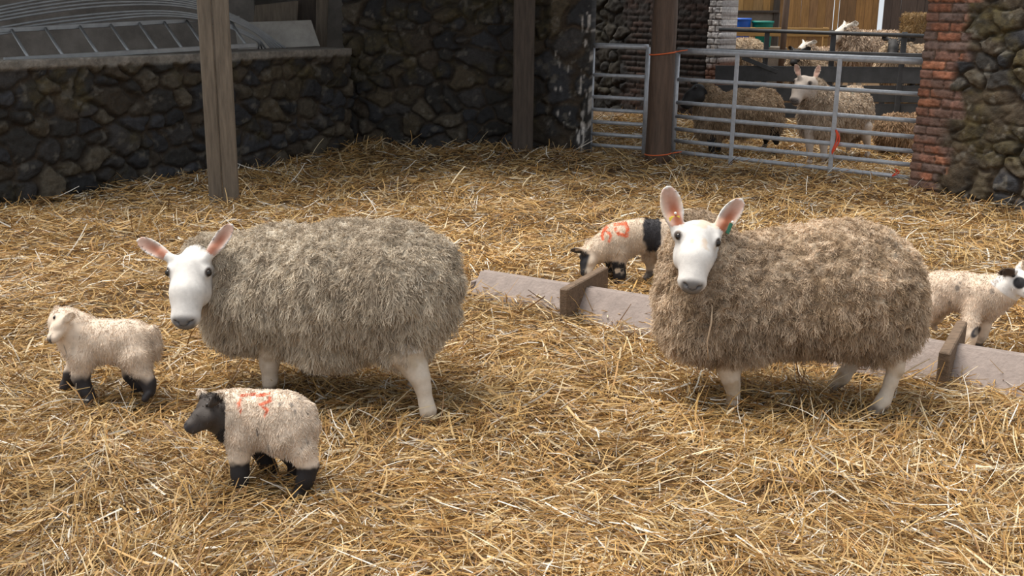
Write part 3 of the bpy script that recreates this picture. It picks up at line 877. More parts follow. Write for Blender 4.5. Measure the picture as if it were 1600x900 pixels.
def fleece_mesh(V, F, n, rng, length, width, colf, curl=.5, grav=.5, clump=38.0, lump=.008, k=5, weight=None, combed=None, face=None, tuft=.75):
    """wool: lumpy base plus n curled locks growing out of it"""
    N = vnormals(V, F)
    V = V + N * (lump * fbm(V, 38, 2, 2))[:, None]
    N = vnormals(V, F)
    P, M, _ = scatter(V, F, N, n, rng, weight)
    L = length(P) if callable(length) else np.full(len(P), length)
    L = L * rng.uniform(.65, 1.2, len(P)); L = L[:, None]
    cl = vec3noise(P, clump, 5); cl2 = vec3noise(P, clump * 2.6, 8)
    g = np.array([0, 0, -1.0])
    side = M[:, 2:3].clip(-1, 1)
    d0 = unit(M * .9 + cl * tuft + rng.normal(0, .2, M.shape) + (0 if combed is None else combed))
    gv = grav * (1 - .6 * side.clip(0, 1) + .9 * (1 - np.abs(side)) * sstep(.62, .30, P[:, 2:3] / max(P[:, 2].max(), .3) * .8))
    t = np.linspace(0, 1, k)[None, :, None]
    w1 = unit(np.cross(d0, cl2 + 1e-3)); ph = (cl2[:, :1] * 4)[:, None, :]
    K = P[:, None] - M[:, None] * .004 + d0[:, None] * (L[:, None] * t) + (g * gv * 1.0)[:, None] * (L[:, None] * t ** 1.6) + w1[:, None] * (curl * .22 * L[:, None] * (np.sin(t * 7 + ph) - np.sin(ph)) * t)
    if face is not None:                      # the face is bare: no lock may reach over it
        def inface(Q): 
            q = (Q - face.H(.55, 0, -.06)) @ face.hax.T / face.L
            return ((q / np.array([.66, .40, .36])) ** 2).sum(-1) < 1
        keep = ~(inface(K[:, -1]) | inface(K[:, 2]) | inface(K[:, 0]))
        K, d0, M, P = K[keep], d0[keep], M[keep], P[keep]; gv = gv[keep]
    wd = np.broadcast_to((width * rng.uniform(.7, 1.4, (len(P), 1))), (len(P), k)) * np.linspace(1.0, .35, k)[None, :]
    sd = unit(np.cross(d0 + g * gv, M + .6 * rng.normal(size=M.shape)))
    c = colf(P, rng)
    rv, rf, rc = ribbons(K, sd, wd, c)
    base = colf(V, rng) * .72  # base between the locks darkened as painted crevice shade
    return np.concatenate([V, rv]), [F, rf + len(V)], np.concatenate([base, rc])
def wool_col(light, dark, f=30, seed=3, spread=.18):
    light, dark = np.array(light), np.array(dark)
    def fn(P, rng):
        t = sstep(-.8, .8, fbm(P, f, seed, 2) + .7 * fbm(P, 5, seed + 9, 2))
        return (mixc(dark, light, t) * (1 + rng.normal(0, spread, (len(P), 1)))).clip(.01, .95)
    return fn
def bounds(A, x0, y0, x1, y1, d0, d1):
    c = np.array([A.W(x, y, d) for x in (x0, x1) for y in (y0, y1) for d in (d0, d1)])
    lo = c.min(0); hi = c.max(0); lo[1], hi[1] = d0, d1
    lo[2] = max(lo[2], -.06)
    return lo, hi
WHITE = np.array([.66, .63, .60]); GREYN = np.array([.040, .040, .047]); PINK = np.array([.62, .33, .24])
def face_colours(A, V, base, nose=GREYN, pink=.25):
    """natural hair colours of a head: bare dark nose, mouth line, eye rims, a little warmth on the poll"""
    H, L, ax = A.H, A.L, A.hax
    q = (V - H(0, 0, 0)) @ ax.T / L          # t, u, v
    c = base.copy()
    tri = .8 * sstep(.915, 1.01, q[:, 0]) * sstep(.16, .09, np.abs(q[:, 1]) - .06 * sstep(-.3, -.1, q[:, 2])) * sstep(-.34, -.26, q[:, 2])
    tri = np.maximum(tri, sstep(.94, .98, q[:, 0]) * np.exp(-((q[:, 2] + .14 - .25 * (np.abs(q[:, 1]) - .08)) / .03) ** 2) * sstep(.17, .13, np.abs(q[:, 1])))
    lip = sstep(.80, .9, q[:, 0]) * np.exp(-((q[:, 2] + .285) / .018) ** 2)
    m = np.clip(tri + lip * .85, 0, 1) * (q[:, 0] < 1.2)
    c = mixc2(c, nose, m)
    for sg in (-1, 1):
        d = np.linalg.norm(V - H(.272, sg * .275, -.055), axis=1) / L
        c = mixc2(c, np.array([.10, .08, .07]), sstep(.085, .06, d))
    return c, q
def mixc2(c, b, t):
    t = np.asarray(t)[:, None]; return c * (1 - t) + np.asarray(b) * t
def box_px(A, V):
    x, y = pix(V + A.r); return x, y

# ================================================================= the ewe looking at the camera
def ewe_front():
    A = Animal('ewe', 'big woolly ewe standing side on with a white face turned to the camera', 'sheep', (1259, 643))
    lo, hi = bounds(A, 1000, 275, 1470, 655, -.38, .52)
    h = .0062
    B = Field(lo, hi, h)
    # trunk under the fleece
    A.ell(B, 1340, 455, .15, 82, .20, 84); A.ell(B, 1240, 460, .15, 120, .21, 84); A.ell(B, 1140, 463, .15, 90, .19, 82)
    A.limb(B, [(1110, 440, .12, 48), (1102, 395, .06, 34), (1096, 372, .03, 28)], .05)
    # legs
    A.limb(B, [(1136, 545, .05, 30), (1139, 575, .03, 19), (1141, 590, .02, 14.5), (1144, 602, .02, 12.5), (1146, 616, .01, 9.6), (1145, 628, .01, 9.8), (1143, 635, .005, 11.2)], .012); A.hoof(B, (1139, 645, .0), 11.5)
    A.limb(B, [(1142, 535, .24, 26), (1144, 575, .26, 14), (1147, 596, .26, 11), (1148, 612, .26, 10.5)], .02); A.hoof(B, (1145, 622, .26), 10.5)
    A.limb(B, [(1380, 500, .07, 44), (1386, 540, .05, 27), (1398, 568, .03, 15), (1399, 577, .03, 12.5), (1392, 596, .02, 10.2), (1384, 618, .01, 10), (1379, 628, .0, 11.5), (1374, 637, .0, 11)], .014); A.hoof(B, (1372, 643, -.005), 12.5)
    A.limb(B, [(1350, 510, .24, 34), (1340, 548, .27, 18), (1331, 566, .28, 12.5), (1318, 588, .28, 10.5), (1310, 597, .28, 10.5)], .025); A.hoof(B, (1304, 606, .28), 11)
    # head
    H, L, ax = A.head(B, (1095, 346, -.02), (1085, 439, -.21), A.W(1124, 372, -.075) - A.W(1058, 362, -.065), (0, -.3, 1), wide=1.09)
    e1 = A.ear(B, (1058, 358, -.01), (1043, 292, .03), (.10, -1, .15), 17.5, cup=.6)
    e2 = A.ear(B, (1120, 362, -.01), (1160, 312, .03), (-.05, -1, .05), 15.5)
    V, F = B.mesh(2)
    base = np.tile(WHITE, (len(V), 1)) * (1 + .05 * fbm(V, 60, 4)[:, None])
    c, q = face_colours(A, V, base)
    x, y = box_px(A, V)
    # tan tinge on poll and one cheek, pink inside the ears
    c = mixc2(c, np.array([.60, .44, .30]), .6 * sstep(.5, 1.0, fbm(V, 18, 7) + .9 * sstep(.22, .0, q[:, 0])) * (q[:, 0] > -.3) * (q[:, 0] < .5))
    N = vnormals(V, F)
    for (b, t, a, n, w, ln, half) in (e1, e2):
        r = V - b; k = r @ a / ln; u = r @ w / half
        ins = (k > .08) * (k < .97) * sstep(.92, .5, np.abs(u) + .25 * np.abs(k - .5)) * sstep(.1, .5, N @ n) * (np.linalg.norm(r - np.outer(r @ a, a), axis=1) < half * 1.5)
        c = mixc2(c, np.array([.52, .30, .22]), ins * .8); c = mixc2(c, np.array([.30, .085, .035]), ins * sstep(.75, .1, np.abs(u - .15)) * sstep(.95, .45, k) * .95)
    legs = (V[:, 2] < .24) * (1 - sstep(.40, .5, -q[:, 0] * 0)) 
    low = V[:, 2] < .27
    c = mixc2(c, np.array([.60, .49, .37]), low * .8); soil = sstep(.0, .8, fbm(V, 18, 12, 3) + .1) * low
    c = mixc2(c, np.array([.36, .25, .14]), soil * .6)
    c = mixc2(c, np.array([.13, .10, .075]), sstep(.045, .025, V[:, 2]) * .8)
    mk('body', V, F, M_skin, A.root, c)
    A.eyes(r=.053)
    # ear tags
    for (b, t, a, n, w, ln, half), m, nm, kk, uu in ((e1, M_tag_y, 'ear_tag', .30, .1), (e2, M_tag_g, 'ear_tag', .34, .55)):
        p = b + a * ln * kk + w * half * uu * (1 if w[0] > 0 else -1) + n * .008
        sg = 1 if w[0] > 0 else -1
        mb = MB()
        if nm and m is M_tag_y:
            mb.plank(p - a * .004 + w * sg * -.022, p - a * .010 + w * sg * .014, n, .006, .016, .002); mb.plank(p + w * sg * -.02, p + w * sg * -.024 - a * .022, w, .016, .005, .002)
        else: mb.plank(p + a * .006, p - a * .038 + w * sg * .014, w, .015, .006, .002)
        tg = mb.build(nm, m, A.root); tg['label'] = 'yellow ear tag' if m is M_tag_y else 'green ear tag'
        V2, Q2 = sphere(p + a * .012 + n * .004, (.006, .006, .006), np.eye(3), 10, 6); mk('stud', V2, Q2, M_tag_w, tg)
    # udder
    U = Field(A.W(1325, 585, .02) - .06, A.W(1385, 530, .02) + np.array([.06, .3, .06]), .005)
    A.ell(U, 1355, 553, .14, 24, .075, 13, .01); A.limb(U, [(1341, 556, .09, 5), (1337, 566, .085, 3.2)], .012); A.limb(U, [(1350, 556, .18, 5), (1347, 566, .18, 3.2)], .012)
    V, F = U.mesh(2); mk('udder', V, F, M_udder, A.root)
    # fleece
    G = Field(lo - .03, hi + .03, .010)
    A.ell(G, 1340, 450, .15, 92, .25, 98, .09); A.ell(G, 1313, 440, .15, 98, .25, 90, .08); A.ell(G, 1248, 453, .15, 128, .26, 96, .09); A.ell(G, 1152, 459, .15, 102, .24, 92, .09)
    A.ell(G, 1097, 468, .10, 66, .20, 84, .09); A.ell(G, 1084, 516, .08, 46, .16, 32, .07); A.ell(G, 1150, 520, .13, 52, .20, 32, .07)
    A.limb(G, [(1100, 440, .12, 66), (1096, 400, .10, 50), (1092, 374, .09, 36)], .09)
    A.ell(G, 1378, 505, .06, 54, .11, 58, .07, 0); A.ell(G, 1372, 500, .25, 50, .10, 52, .07)
    A.ell(G, 1398, 462, .15, 38, .19, 74, .07)
    A.ell(G, 1092, 350, .07, 26, .07, 14, .05)
    # nothing over the face
    G.ell(H(.55, 0, -.06), np.array([.64, .40, .36]) * L, .03, ax, True)
    V, F = G.mesh(2)
    rng = np.random.default_rng(3)
    colf0 = wool_col((.74, .585, .43), (.43, .31, .20), 40, 3, .15)
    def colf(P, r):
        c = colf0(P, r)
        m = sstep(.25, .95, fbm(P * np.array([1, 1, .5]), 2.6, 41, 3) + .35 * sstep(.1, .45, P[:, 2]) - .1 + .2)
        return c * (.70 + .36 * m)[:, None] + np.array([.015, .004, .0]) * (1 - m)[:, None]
    def Ln(P): return .021 + .014 * sstep(.60, .32, P[:, 2]) 
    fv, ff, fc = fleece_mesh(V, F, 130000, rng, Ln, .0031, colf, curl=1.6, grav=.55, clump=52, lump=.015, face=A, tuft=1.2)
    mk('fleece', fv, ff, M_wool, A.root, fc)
    # two long hanging wool strands on the shoulder, loose straws caught in the wool
    lk = MB(); P = np.array([A.W(1114, 478, -.13), A.W(1110, 505, -.14), A.W(1106, 535, -.13), A.W(1105, 562, -.10)]); P = P + np.array([[0, .012, 0], [.004, .004, 0], [-.003, .002, 0], [.004, 0, 0]]); lk.tube(P, [.002, .0042, .0035, .0015], 6)
    o = lk.build('loose_lock', mat('pale_wool', (.55, .42, .29), rough=.9), A.root, True); o['label'] = 'long pale hanging lock of wool'
ewe_front()

# ================================================================= the ewe on the left
def ewe_left():
    A = Animal('ewe', 'pale long-woolled ewe seen from behind at an angle, hind leg stepping forward', 'sheep', (668, 660))
    lo, hi = bounds(A, 190, 320, 750, 670, -.15, .95)
    h = .0068
    B = Field(lo, hi, h)
    A.ell(B, 620, 450, .22, 72, .21, 84); A.ell(B, 530, 455, .32, 105, .21, 84); A.ell(B, 430, 452, .42, 85, .19, 82)
    A.limb(B, [(380, 440, .44, 50), (340, 420, .36, 36), (310, 408, .28, 28)], .05)
    A.limb(B, [(622, 500, .12, 52), (632, 545, .08, 32), (648, 574, .05, 21), (656, 590, .03, 16), (661, 606, .02, 12.5), (666, 630, .01, 11.5), (669, 642, .0, 12.5), (668, 651, .0, 11.5)], .014); A.hoof(B, (668, 661, .0), 12)
    A.limb(B, [(640, 520, .32, 36), (650, 558, .34, 20), (655, 580, .36, 13), (647, 606, .36, 11), (643, 618, .36, 11)], .025); A.hoof(B, (640, 628, .36), 11.5)
    A.limb(B, [(424, 535, .34, 28), (421, 570, .33, 15), (422, 592, .33, 12), (420, 606, .33, 11)], .02); A.hoof(B, (417, 618, .33), 11.5)
    A.limb(B, [(470, 530, .56, 26), (478, 565, .57, 14), (486, 590, .58, 11.5), (492, 602, .58, 11)], .02); A.hoof(B, (490, 611, .58), 11)
    H, L, ax = A.head(B, (296, 396, .22), (284, 496, .02), A.W(322, 427, .15) - A.W(258, 425, .14), (0, -.3, 1), wide=1.06)
    e1 = A.ear(B, (264, 402, .22), (214, 374, .25), (.15, -1, .2), 13)
    e2 = A.ear(B, (326, 400, .22), (362, 350, .25), (-.1, -1, .1), 13)
    V, F = B.mesh(2)
    c, q = face_colours(A, V, np.tile(WHITE * .98, (len(V), 1)) * (1 + .05 * fbm(V, 60, 4)[:, None]))
    N = vnormals(V, F)
    for (b, t, a, n, w, ln, half) in (e1, e2):
        r = V - b; k = r @ a / ln; u = r @ w / half
        ins = (k > .08) * (k < .97) * sstep(.92, .5, np.abs(u)) * sstep(.1, .5, N @ n) * (np.linalg.norm(r - np.outer(r @ a, a), axis=1) < half * 1.5)
        c = mixc2(c, np.array([.52, .30, .22]), ins * .8); c = mixc2(c, np.array([.32, .11, .06]), ins * sstep(.75, .1, np.abs(u)) * sstep(.95, .45, k) * .9)
    low = V[:, 2] < .30; c = mixc2(c, np.array([.58, .49, .39]), low * .8); soil = sstep(.0, .8, fbm(V, 18, 12, 3)) * low; c = mixc2(c, np.array([.38, .28, .17]), soil * .55)
    c = mixc2(c, np.array([.13, .10, .075]), sstep(.045, .025, V[:, 2]) * .8)
    mk('body', V, F, M_skin, A.root, c)
    A.eyes()
    G = Field(lo - .03, hi + .03, .0105)
    A.ell(G, 622, 446, .22, 86, .265, 102, .09); A.ell(G, 540, 447, .32, 115, .27, 106, .09); A.ell(G, 440, 450, .42, 98, .245, 105, .09); A.ell(G, 370, 460, .44, 60, .21, 92, .09)
    A.limb(G, [(378, 440, .45, 64), (344, 420, .40, 46), (320, 404, .33, 32)], .09)
    A.ell(G, 628, 510, .13, 46, .12, 62, .07); A.ell(G, 645, 505, .32, 46, .12, 55, .07); A.ell(G, 672, 445, .22, 36, .17, 68, .07)
    A.ell(G, 520, 535, .32, 70, .18, 30, .06)
    A.limb(G, [(694, 392, .22, 17), (706, 440, .19, 15), (705, 488, .18, 12), (699, 512, .18, 7)], .02)
    G.ell(H(.55, 0, -.06), np.array([.64, .40, .36]) * L, .03, ax, True)
    V, F = G.mesh(2); rng = np.random.default_rng(5)
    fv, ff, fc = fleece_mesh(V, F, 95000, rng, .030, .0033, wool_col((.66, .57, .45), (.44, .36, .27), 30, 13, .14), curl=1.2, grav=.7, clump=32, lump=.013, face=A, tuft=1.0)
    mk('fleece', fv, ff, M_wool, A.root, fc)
ewe_left()

# ================================================================= lambs
def lamb(A, B, coat_fn, rng, n=15000, L=.010, w=.0022, face=True, wool_mask=None, eye=True, nose=GREYN):
    V, F = B.mesh(2)
    c = coat_fn(V)
    if face: c, q = face_colours(A, V, c, nose)
    c = mixc2(c, np.array([.05, .045, .04]), sstep(.022, .012, V[:, 2]) * .9)
    mk('body', V, F, M_skin, A.root, c)
    if eye: A.eyes(r=.058)
    N = vnormals(V, F)
    qh = (V - A.H(0, 0, 0)) @ A.hax.T / A.L
    def wgt(P):
        q = (P - A.H(0, 0, 0)) @ A.hax.T / A.L
        return sstep(.11, .17, P[:, 2]) * np.where((q[:, 0] > .1) & (np.abs(q[:, 1]) < .7) & (q[:, 2] > -.75) & (q[:, 0] < 1.3), .03, 1) + 1e-4
    P, M, _ = scatter(V, F, N, n, rng, wgt)
    cl = vec3noise(P, 60, 3)
    d = unit(M * .8 + cl * .7 + np.array([0, 0, -.35])); t = np.linspace(0, 1, 4)[None, :, None]
    LL = L * rng.uniform(.6, 1.3, (len(P), 1)); K = P[:, None] + d[:, None] * LL[:, None] * t + np.array([0, 0, -.4]) * LL[:, None] * t ** 2
    cc = coat_fn(P) * (1 + rng.normal(0, .10, (len(P), 1)))
    rv, rf, rc = ribbons(K, unit(np.cross(d, M + .5 * rng.normal(size=M.shape))), w * np.linspace(1, .3, 4)[None, :] * rng.uniform(.8, 1.3, (len(P), 1)), cc.clip(.01, .95))
    mk('fleece', rv, rf, M_wool, A.root, rc)
LWOOL = np.array([.62, .50, .385]); LBLACK = np.array([.022, .020, .022]); ORANGE = np.array([.72, .13, .04])
def seg_mark(x, y, segs, w, P):
    """distance test to a set of strokes in photo points -> 0..1"""
    m = np.zeros(len(x))
    for (x0, y0, x1, y1) in segs:
        dx, dy = x1 - x0, y1 - y0; t = np.clip(((x - x0) * dx + (y - y0) * dy) / (dx * dx + dy * dy + 1e-6), 0, 1)
        m = np.maximum(m, sstep(w * 1.25, w * .6, np.hypot(x - x0 - t * dx, y - y0 - t * dy)))
    return m
def lamb_trough():
    A = Animal('lamb', 'small lamb with orange paint marks and a black rump patch nosing behind the trough', 'lamb', (962, 450), 'lambs in the straw')
    lo, hi = bounds(A, 880, 320, 1075, 456, -.14, .32)
    B = Field(lo, hi, .0048)
    A.ell(B, 1040, 370, .07, 27, .078, 27, .05); A.ell(B, 1003, 368, .07, 44, .082, 27, .05); A.ell(B, 968, 378, .07, 30, .075, 30, .05)
    A.limb(B, [(958, 378, .07, 25), (937, 390, .06, 19), (921, 398, .05, 16.5)], .04)
    A.limb(B, [(966, 395, .03, 17), (966, 412, .02, 10.5), (968, 428, .01, 9), (967, 442, .0, 8)], .026); A.hoof(B, (965, 450, .0), 8, (-1, -.4, 0))
    A.limb(B, [(960, 395, .12, 15), (957, 412, .13, 9.5), (956, 426, .13, 8), (954, 434, .13, 7.5)], .026); A.hoof(B, (951, 440, .13), 7.5, (-1, -.4, 0))
    A.limb(B, [(1044, 385, .03, 22), (1041, 402, .02, 12), (1048, 418, .02, 8), (1044, 436, .02, 7.5)], .026); A.hoof(B, (1042, 446, .02), 8)
    A.limb(B, [(1025, 388, .12, 18), (1014, 402, .13, 10), (1018, 416, .14, 7), (1015, 428, .14, 6.5)], .026); A.hoof(B, (1012, 435, .14), 7.5)
    A.head(B, (915, 390, .05), (904, 428, -.03), (.25, 1.0, .1), (-1, -.2, .25), wide=1.0, roman=.6)
    A.ear(B, (913, 392, -.0), (891, 392, -.02), (-.2, -.7, -.5), 6.5); A.ear(B, (918, 387, .10), (915, 375, .13), (-.6, -.5, 0), 7)
    def coat(V):
        x, y = box_px(A, V); near = V[:, 1] < .085
        c = np.tile(LWOOL, (len(V), 1)) * (1 + .12 * fbm(V, 30, 3)[:, None])
        wob = 4.5 * fbm(V, 17, 6)
        pt = sstep(1.5, -1.5, np.maximum(np.maximum(1003 - x + wob * .8 + .06 * (y - 340), x - 1033 - wob), y - (392 + wob) + 0 * x))
        pt = pt * sstep(-3, 3, (x - 1003) * 1.1 - (y - 372) * .55 + wob + 3)
        c = mixc2(c, LBLACK * 1.6, pt)
        n = sstep(-.05, .6, fbm(V, 55, 9) + .75)
        c = mixc2(c, ORANGE, near * n * .9 * seg_mark(x, y, [(962, 351, 977, 349), (977, 349, 981, 358), (981, 358, 979, 368), (979, 368, 967, 366), (967, 366, 962, 358), (962, 358, 961, 352)], 3.0, V))
        c = mixc2(c, ORANGE, near * n * .85 * seg_mark(x, y, [(951, 352, 944, 360), (944, 360, 941, 368), (941, 368, 942, 374), (944, 362, 952, 364), (952, 364, 955, 370), (955, 370, 952, 376)], 2.4, V))
        leg = sstep(406, 411, y) * (x < 985) * (x > 945) * (V[:, 2] < .2); wl = sstep(.0, .5, fbm(V, 34, 15, 2) - .15)
        c = mixc2(c, LBLACK, leg * (1 - .85 * wl))
        leg2 = (x > 1005) * sstep(420, 426, y) * (V[:, 2] < .16); c = mixc2(c, LBLACK * 2, leg2 * .8)
        q = (V - A.H(0, 0, 0)) @ A.hax.T / A.L
        fb = sstep(.15, .3, q[:, 0] + .12 * fbm(V, 40, 3)) * sstep(-.32, -.18, q[:, 2]) * (q[:, 0] < 1.3) * (np.abs(q[:, 1]) < .6)
        c = mixc2(c, LBLACK, fb)
        er = (x < 899) * (y < 400); c = mixc2(c, np.array([.09, .07, .06]), er * 1.0)
        return c
    lamb(A, B, coat, np.random.default_rng(11))
lamb_trough()

def lamb_right():
    A = Animal('lamb', 'pale lamb with a brown-black ear and eye patch facing right beyond the trough', 'lamb', (1520, 550), 'lambs in the straw')
    lo, hi = bounds(A, 1420, 395, 1640, 556, -.14, .45)
    B = Field(lo, hi, .0046)
    A.ell(B, 1466, 455, .24, 32, .085, 33, .05); A.ell(B, 1502, 455, .17, 42, .085, 32, .05); A.ell(B, 1540, 464, .10, 32, .08, 34, .05)
    A.limb(B, [(1550, 462, .09, 28), (1572, 450, .06, 22), (1588, 438, .05, 18)], .04)
    A.limb(B, [(1520, 480, .085, 18), (1516, 506, .04, 11.5), (1517, 524, .01, 9), (1514, 540, .0, 8.5)], .026); A.hoof(B, (1517, 550, .0), 8.5, (1, -.4, 0))
    A.limb(B, [(1540, 490, .12, 16), (1536, 510, .12, 10), (1533, 524, .12, 8.5), (1527, 536, .12, 8)], .026); A.hoof(B, (1529, 545, .12), 8, (1, -.4, 0))
    A.limb(B, [(1456, 475, .20, 23), (1446, 495, .19, 12), (1440, 508, .19, 8), (1441, 518, .19, 7.5)], .026); A.hoof(B, (1443, 525, .19), 8, (1, -.4, 0))
    A.limb(B, [(1470, 478, .32, 19), (1462, 495, .33, 11), (1455, 505, .33, 7.5)], .026); A.hoof(B, (1457, 512, .33), 7.5, (1, -.4, 0))
    A.limb(B, [(1437, 436, .27, 8), (1431, 458, .28, 7), (1430, 478, .27, 5)], .02)
    A.head(B, (1580, 420, .04), (1617, 452, -.07), (.5, 1.0, .0), (.2, -.3, 1), wide=.95, roman=.6)
    A.ear(B, (1584, 424, -.02), (1561, 427, -.05), (-.2, -1, -.35), 7); A.ear(B, (1592, 418, .11), (1606, 410, .15), (.2, -1, 0), 7)
    def coat(V):
        x, y = box_px(A, V)
        c = np.tile(LWOOL * np.array([1.08, 1.08, 1.10]), (len(V), 1)) * (1 + .12 * fbm(V, 30, 3)[:, None])
        q = (V - A.H(0, 0, 0)) @ A.hax.T / A.L
        inh = (q[:, 0] > -.1) & (q[:, 0] < 1.3) & (np.abs(q[:, 1]) < .6) & (q[:, 2] > -.7)
        c = mixc2(c, np.array([.74, .72, .70]), inh * .8)
        for (px, py, r) in ((1496, 450, 4), (1454, 425, 2), (1550, 455, 4), (1484, 472, 3), (1500, 442, 2)):
            c = mixc2(c, np.array([.12, .10, .09]), .7 * sstep(r * 1.4, r * .5, np.hypot((x - px), (y - py) * .8)) * (V[:, 1] < .2))
        c = mixc2(c, LBLACK, sstep(11, 8, np.hypot((x - 1593) * .9, y - 442)) * inh)
        c = mixc2(c, np.array([.07, .045, .03]), (x < 1586) * (x > 1555) * sstep(434, 431, y) * (y > 415) * (V[:, 1] < .03) * 1.0)
        c = mixc2(c, LBLACK * 2, sstep(8, 5, np.hypot((x - 1524) + (y - 520) * .5, (y - 519) * .7)) * (V[:, 2] < .14))
        c = mixc2(c, np.array([.30, .24, .18]), .5 * sstep(.0, .6, fbm(V, 26, 8)) * (V[:, 2] < .15))
        return c
    lamb(A, B, coat, np.random.default_rng(12))
lamb_right()

def lamb_front():
    A = Animal('lamb', 'black-headed speckled lamb with orange marks and black legs, nearest the camera', 'lamb', (425, 770), 'lambs in the straw')
    lo, hi = bounds(A, 255, 590, 520, 780, -.16, .36)
    B = Field(lo, hi, .0040)
    A.ell(B, 447, 660, .07, 44, .09, 50, .05); A.ell(B, 410, 655, .10, 52, .092, 46, .05); A.ell(B, 374, 655, .12, 36, .085, 46, .05)
    A.limb(B, [(372, 650, .12, 36), (350, 645, .11, 30), (332, 643, .10, 26)], .04)
    A.limb(B, [(378, 685, .05, 22), (374, 712, .04, 15), (375, 738, .03, 12.5), (376, 755, .02, 12)], .026); A.hoof(B, (375, 768, .02), 12)
    A.limb(B, [(396, 680, .17, 18), (406, 702, .17, 14), (416, 722, .17, 11.5), (425, 734, .17, 11)], .026); A.hoof(B, (424, 745, .17), 11.5)
    A.limb(B, [(456, 685, .04, 36), (471, 705, .02, 20), (482, 727, .01, 14), (477, 748, .0, 12), (474, 760, .0, 12)], .028); A.hoof(B, (470, 772, .0), 12.5)
    A.limb(B, [(440, 690, .15, 26), (456, 710, .14, 15), (468, 724, .14, 12), (458, 740, .13, 10.5)], .028); A.hoof(B, (452, 752, .13), 11)
    A.limb(B, [(482, 638, .08, 10), (489, 665, .07, 9), (485, 700, .07, 7)], .02)
    A.head(B, (333, 626, .09), (284, 660, .0), (.45, 1.0, .0), (-.2, -.2, 1), wide=1.0, roman=.7)
    A.ear(B, (332, 630, .02), (349, 614, -.02), (.2, -1, .1), 8); A.ear(B, (320, 622, .18), (306, 610, .22), (0, -1, 0), 8)
    def coat(V):
        x, y = box_px(A, V); near = V[:, 1] < .14
        c = np.tile(LWOOL * np.array([1.1, 1.14, 1.2]), (len(V), 1)) * (1 + .1 * fbm(V, 30, 3)[:, None])
        sp = sstep(.66, .8, vnoise(V, 52, 5) + .25 * vnoise(V, 90, 6)); c = mixc2(c, np.array([.16, .14, .13]), sp * .7 * (x > 400))
        n = sstep(-.1, .6, fbm(V, 55, 9) + .7)
        c = mixc2(c, ORANGE, near * n * .8 * seg_mark(x, y, [(398, 616, 378, 618), (378, 618, 373, 630), (373, 630, 376, 642)], 2.6, V))
        c = mixc2(c, ORANGE, near * n * .8 * seg_mark(x, y, [(402, 618, 421, 617), (421, 617, 423, 626), (423, 626, 406, 632), (406, 632, 418, 640), (418, 640, 414, 650)], 2.6, V))
        q = (V - A.H(0, 0, 0)) @ A.hax.T / A.L
        hd = sstep(-.22, -.08, q[:, 0] + .06 * fbm(V, 30, 2)) * (q[:, 0] < 1.3) * (np.abs(q[:, 1]) < .9) * (x < 352)
        c = mixc2(c, np.array([.05, .040, .035]), hd)
        lg = sstep(.115, .095, V[:, 2] + .012 * fbm(V, 26, 4) - .03 * (x > 440) * (V[:, 1] > .1)); c = mixc2(c, LBLACK, lg)
        return c
    lamb(A, B, coat, np.random.default_rng(13), 20000, .009)
lamb_front()

def lamb_left():
    A = Animal('lamb', 'pale lamb with dark lower legs standing at the far left below the ewe', 'lamb', (170, 632), 'lambs in the straw')
    lo, hi = bounds(A, 60, 470, 265, 640, -.14, .36)
    B = Field(lo, hi, .0048)
    A.ell(B, 208, 535, .10, 36, .085, 36, .05); A.ell(B, 168, 533, .10, 48, .09, 34, .05); A.ell(B, 132, 535, .10, 34, .083, 36, .05)
    A.limb(B, [(128, 530, .10, 31), (112, 514, .09, 27), (100, 503, .08, 23)], .04)
    A.limb(B, [(130, 560, .04, 20), (126, 590, .03, 12), (134, 610, .02, 9.5), (141, 622, .01, 9)], .026); A.hoof(B, (139, 632, .0), 9.5)
    A.limb(B, [(126, 556, .15, 18), (112, 584, .15, 11), (104, 604, .15, 9), (103, 616, .15, 8.5)], .026); A.hoof(B, (100, 624, .15), 9)
    A.limb(B, [(214, 560, .05, 26), (222, 582, .03, 14), (232, 598, .02, 10), (234, 612, .01, 9)], .026); A.hoof(B, (232, 622, .0), 9.5)
    A.limb(B, [(206, 560, .15, 22), (206, 584, .15, 13), (216, 600, .15, 9.5), (217, 608, .15, 9)], .026); A.hoof(B, (214, 616, .15), 9)
    A.limb(B, [(240, 515, .10, 8), (246, 540, .10, 7), (245, 560, .10, 5)], .02)
    A.head(B, (98, 492, .07), (72, 532, -.02), (.5, 1.0, .0), (-.6, -.2, .8), wide=1.0, roman=.6)
    A.ear(B, (102, 500, .0), (116, 490, -.04), (.2, -1, .1), 7); A.ear(B, (92, 490, .15), (84, 478, .18), (0, -1, 0), 7)
    def coat(V):
        x, y = box_px(A, V)
        c = np.tile(LWOOL * np.array([1.08, 1.1, 1.14]), (len(V), 1)) * (1 + .1 * fbm(V, 30, 3)[:, None])
        return mixc2(c, LBLACK * 1.4, sstep(.13, .09, V[:, 2] + .03 * fbm(V, 14, 4)))
    lamb(A, B, coat, np.random.default_rng(14), 12000)
lamb_left()

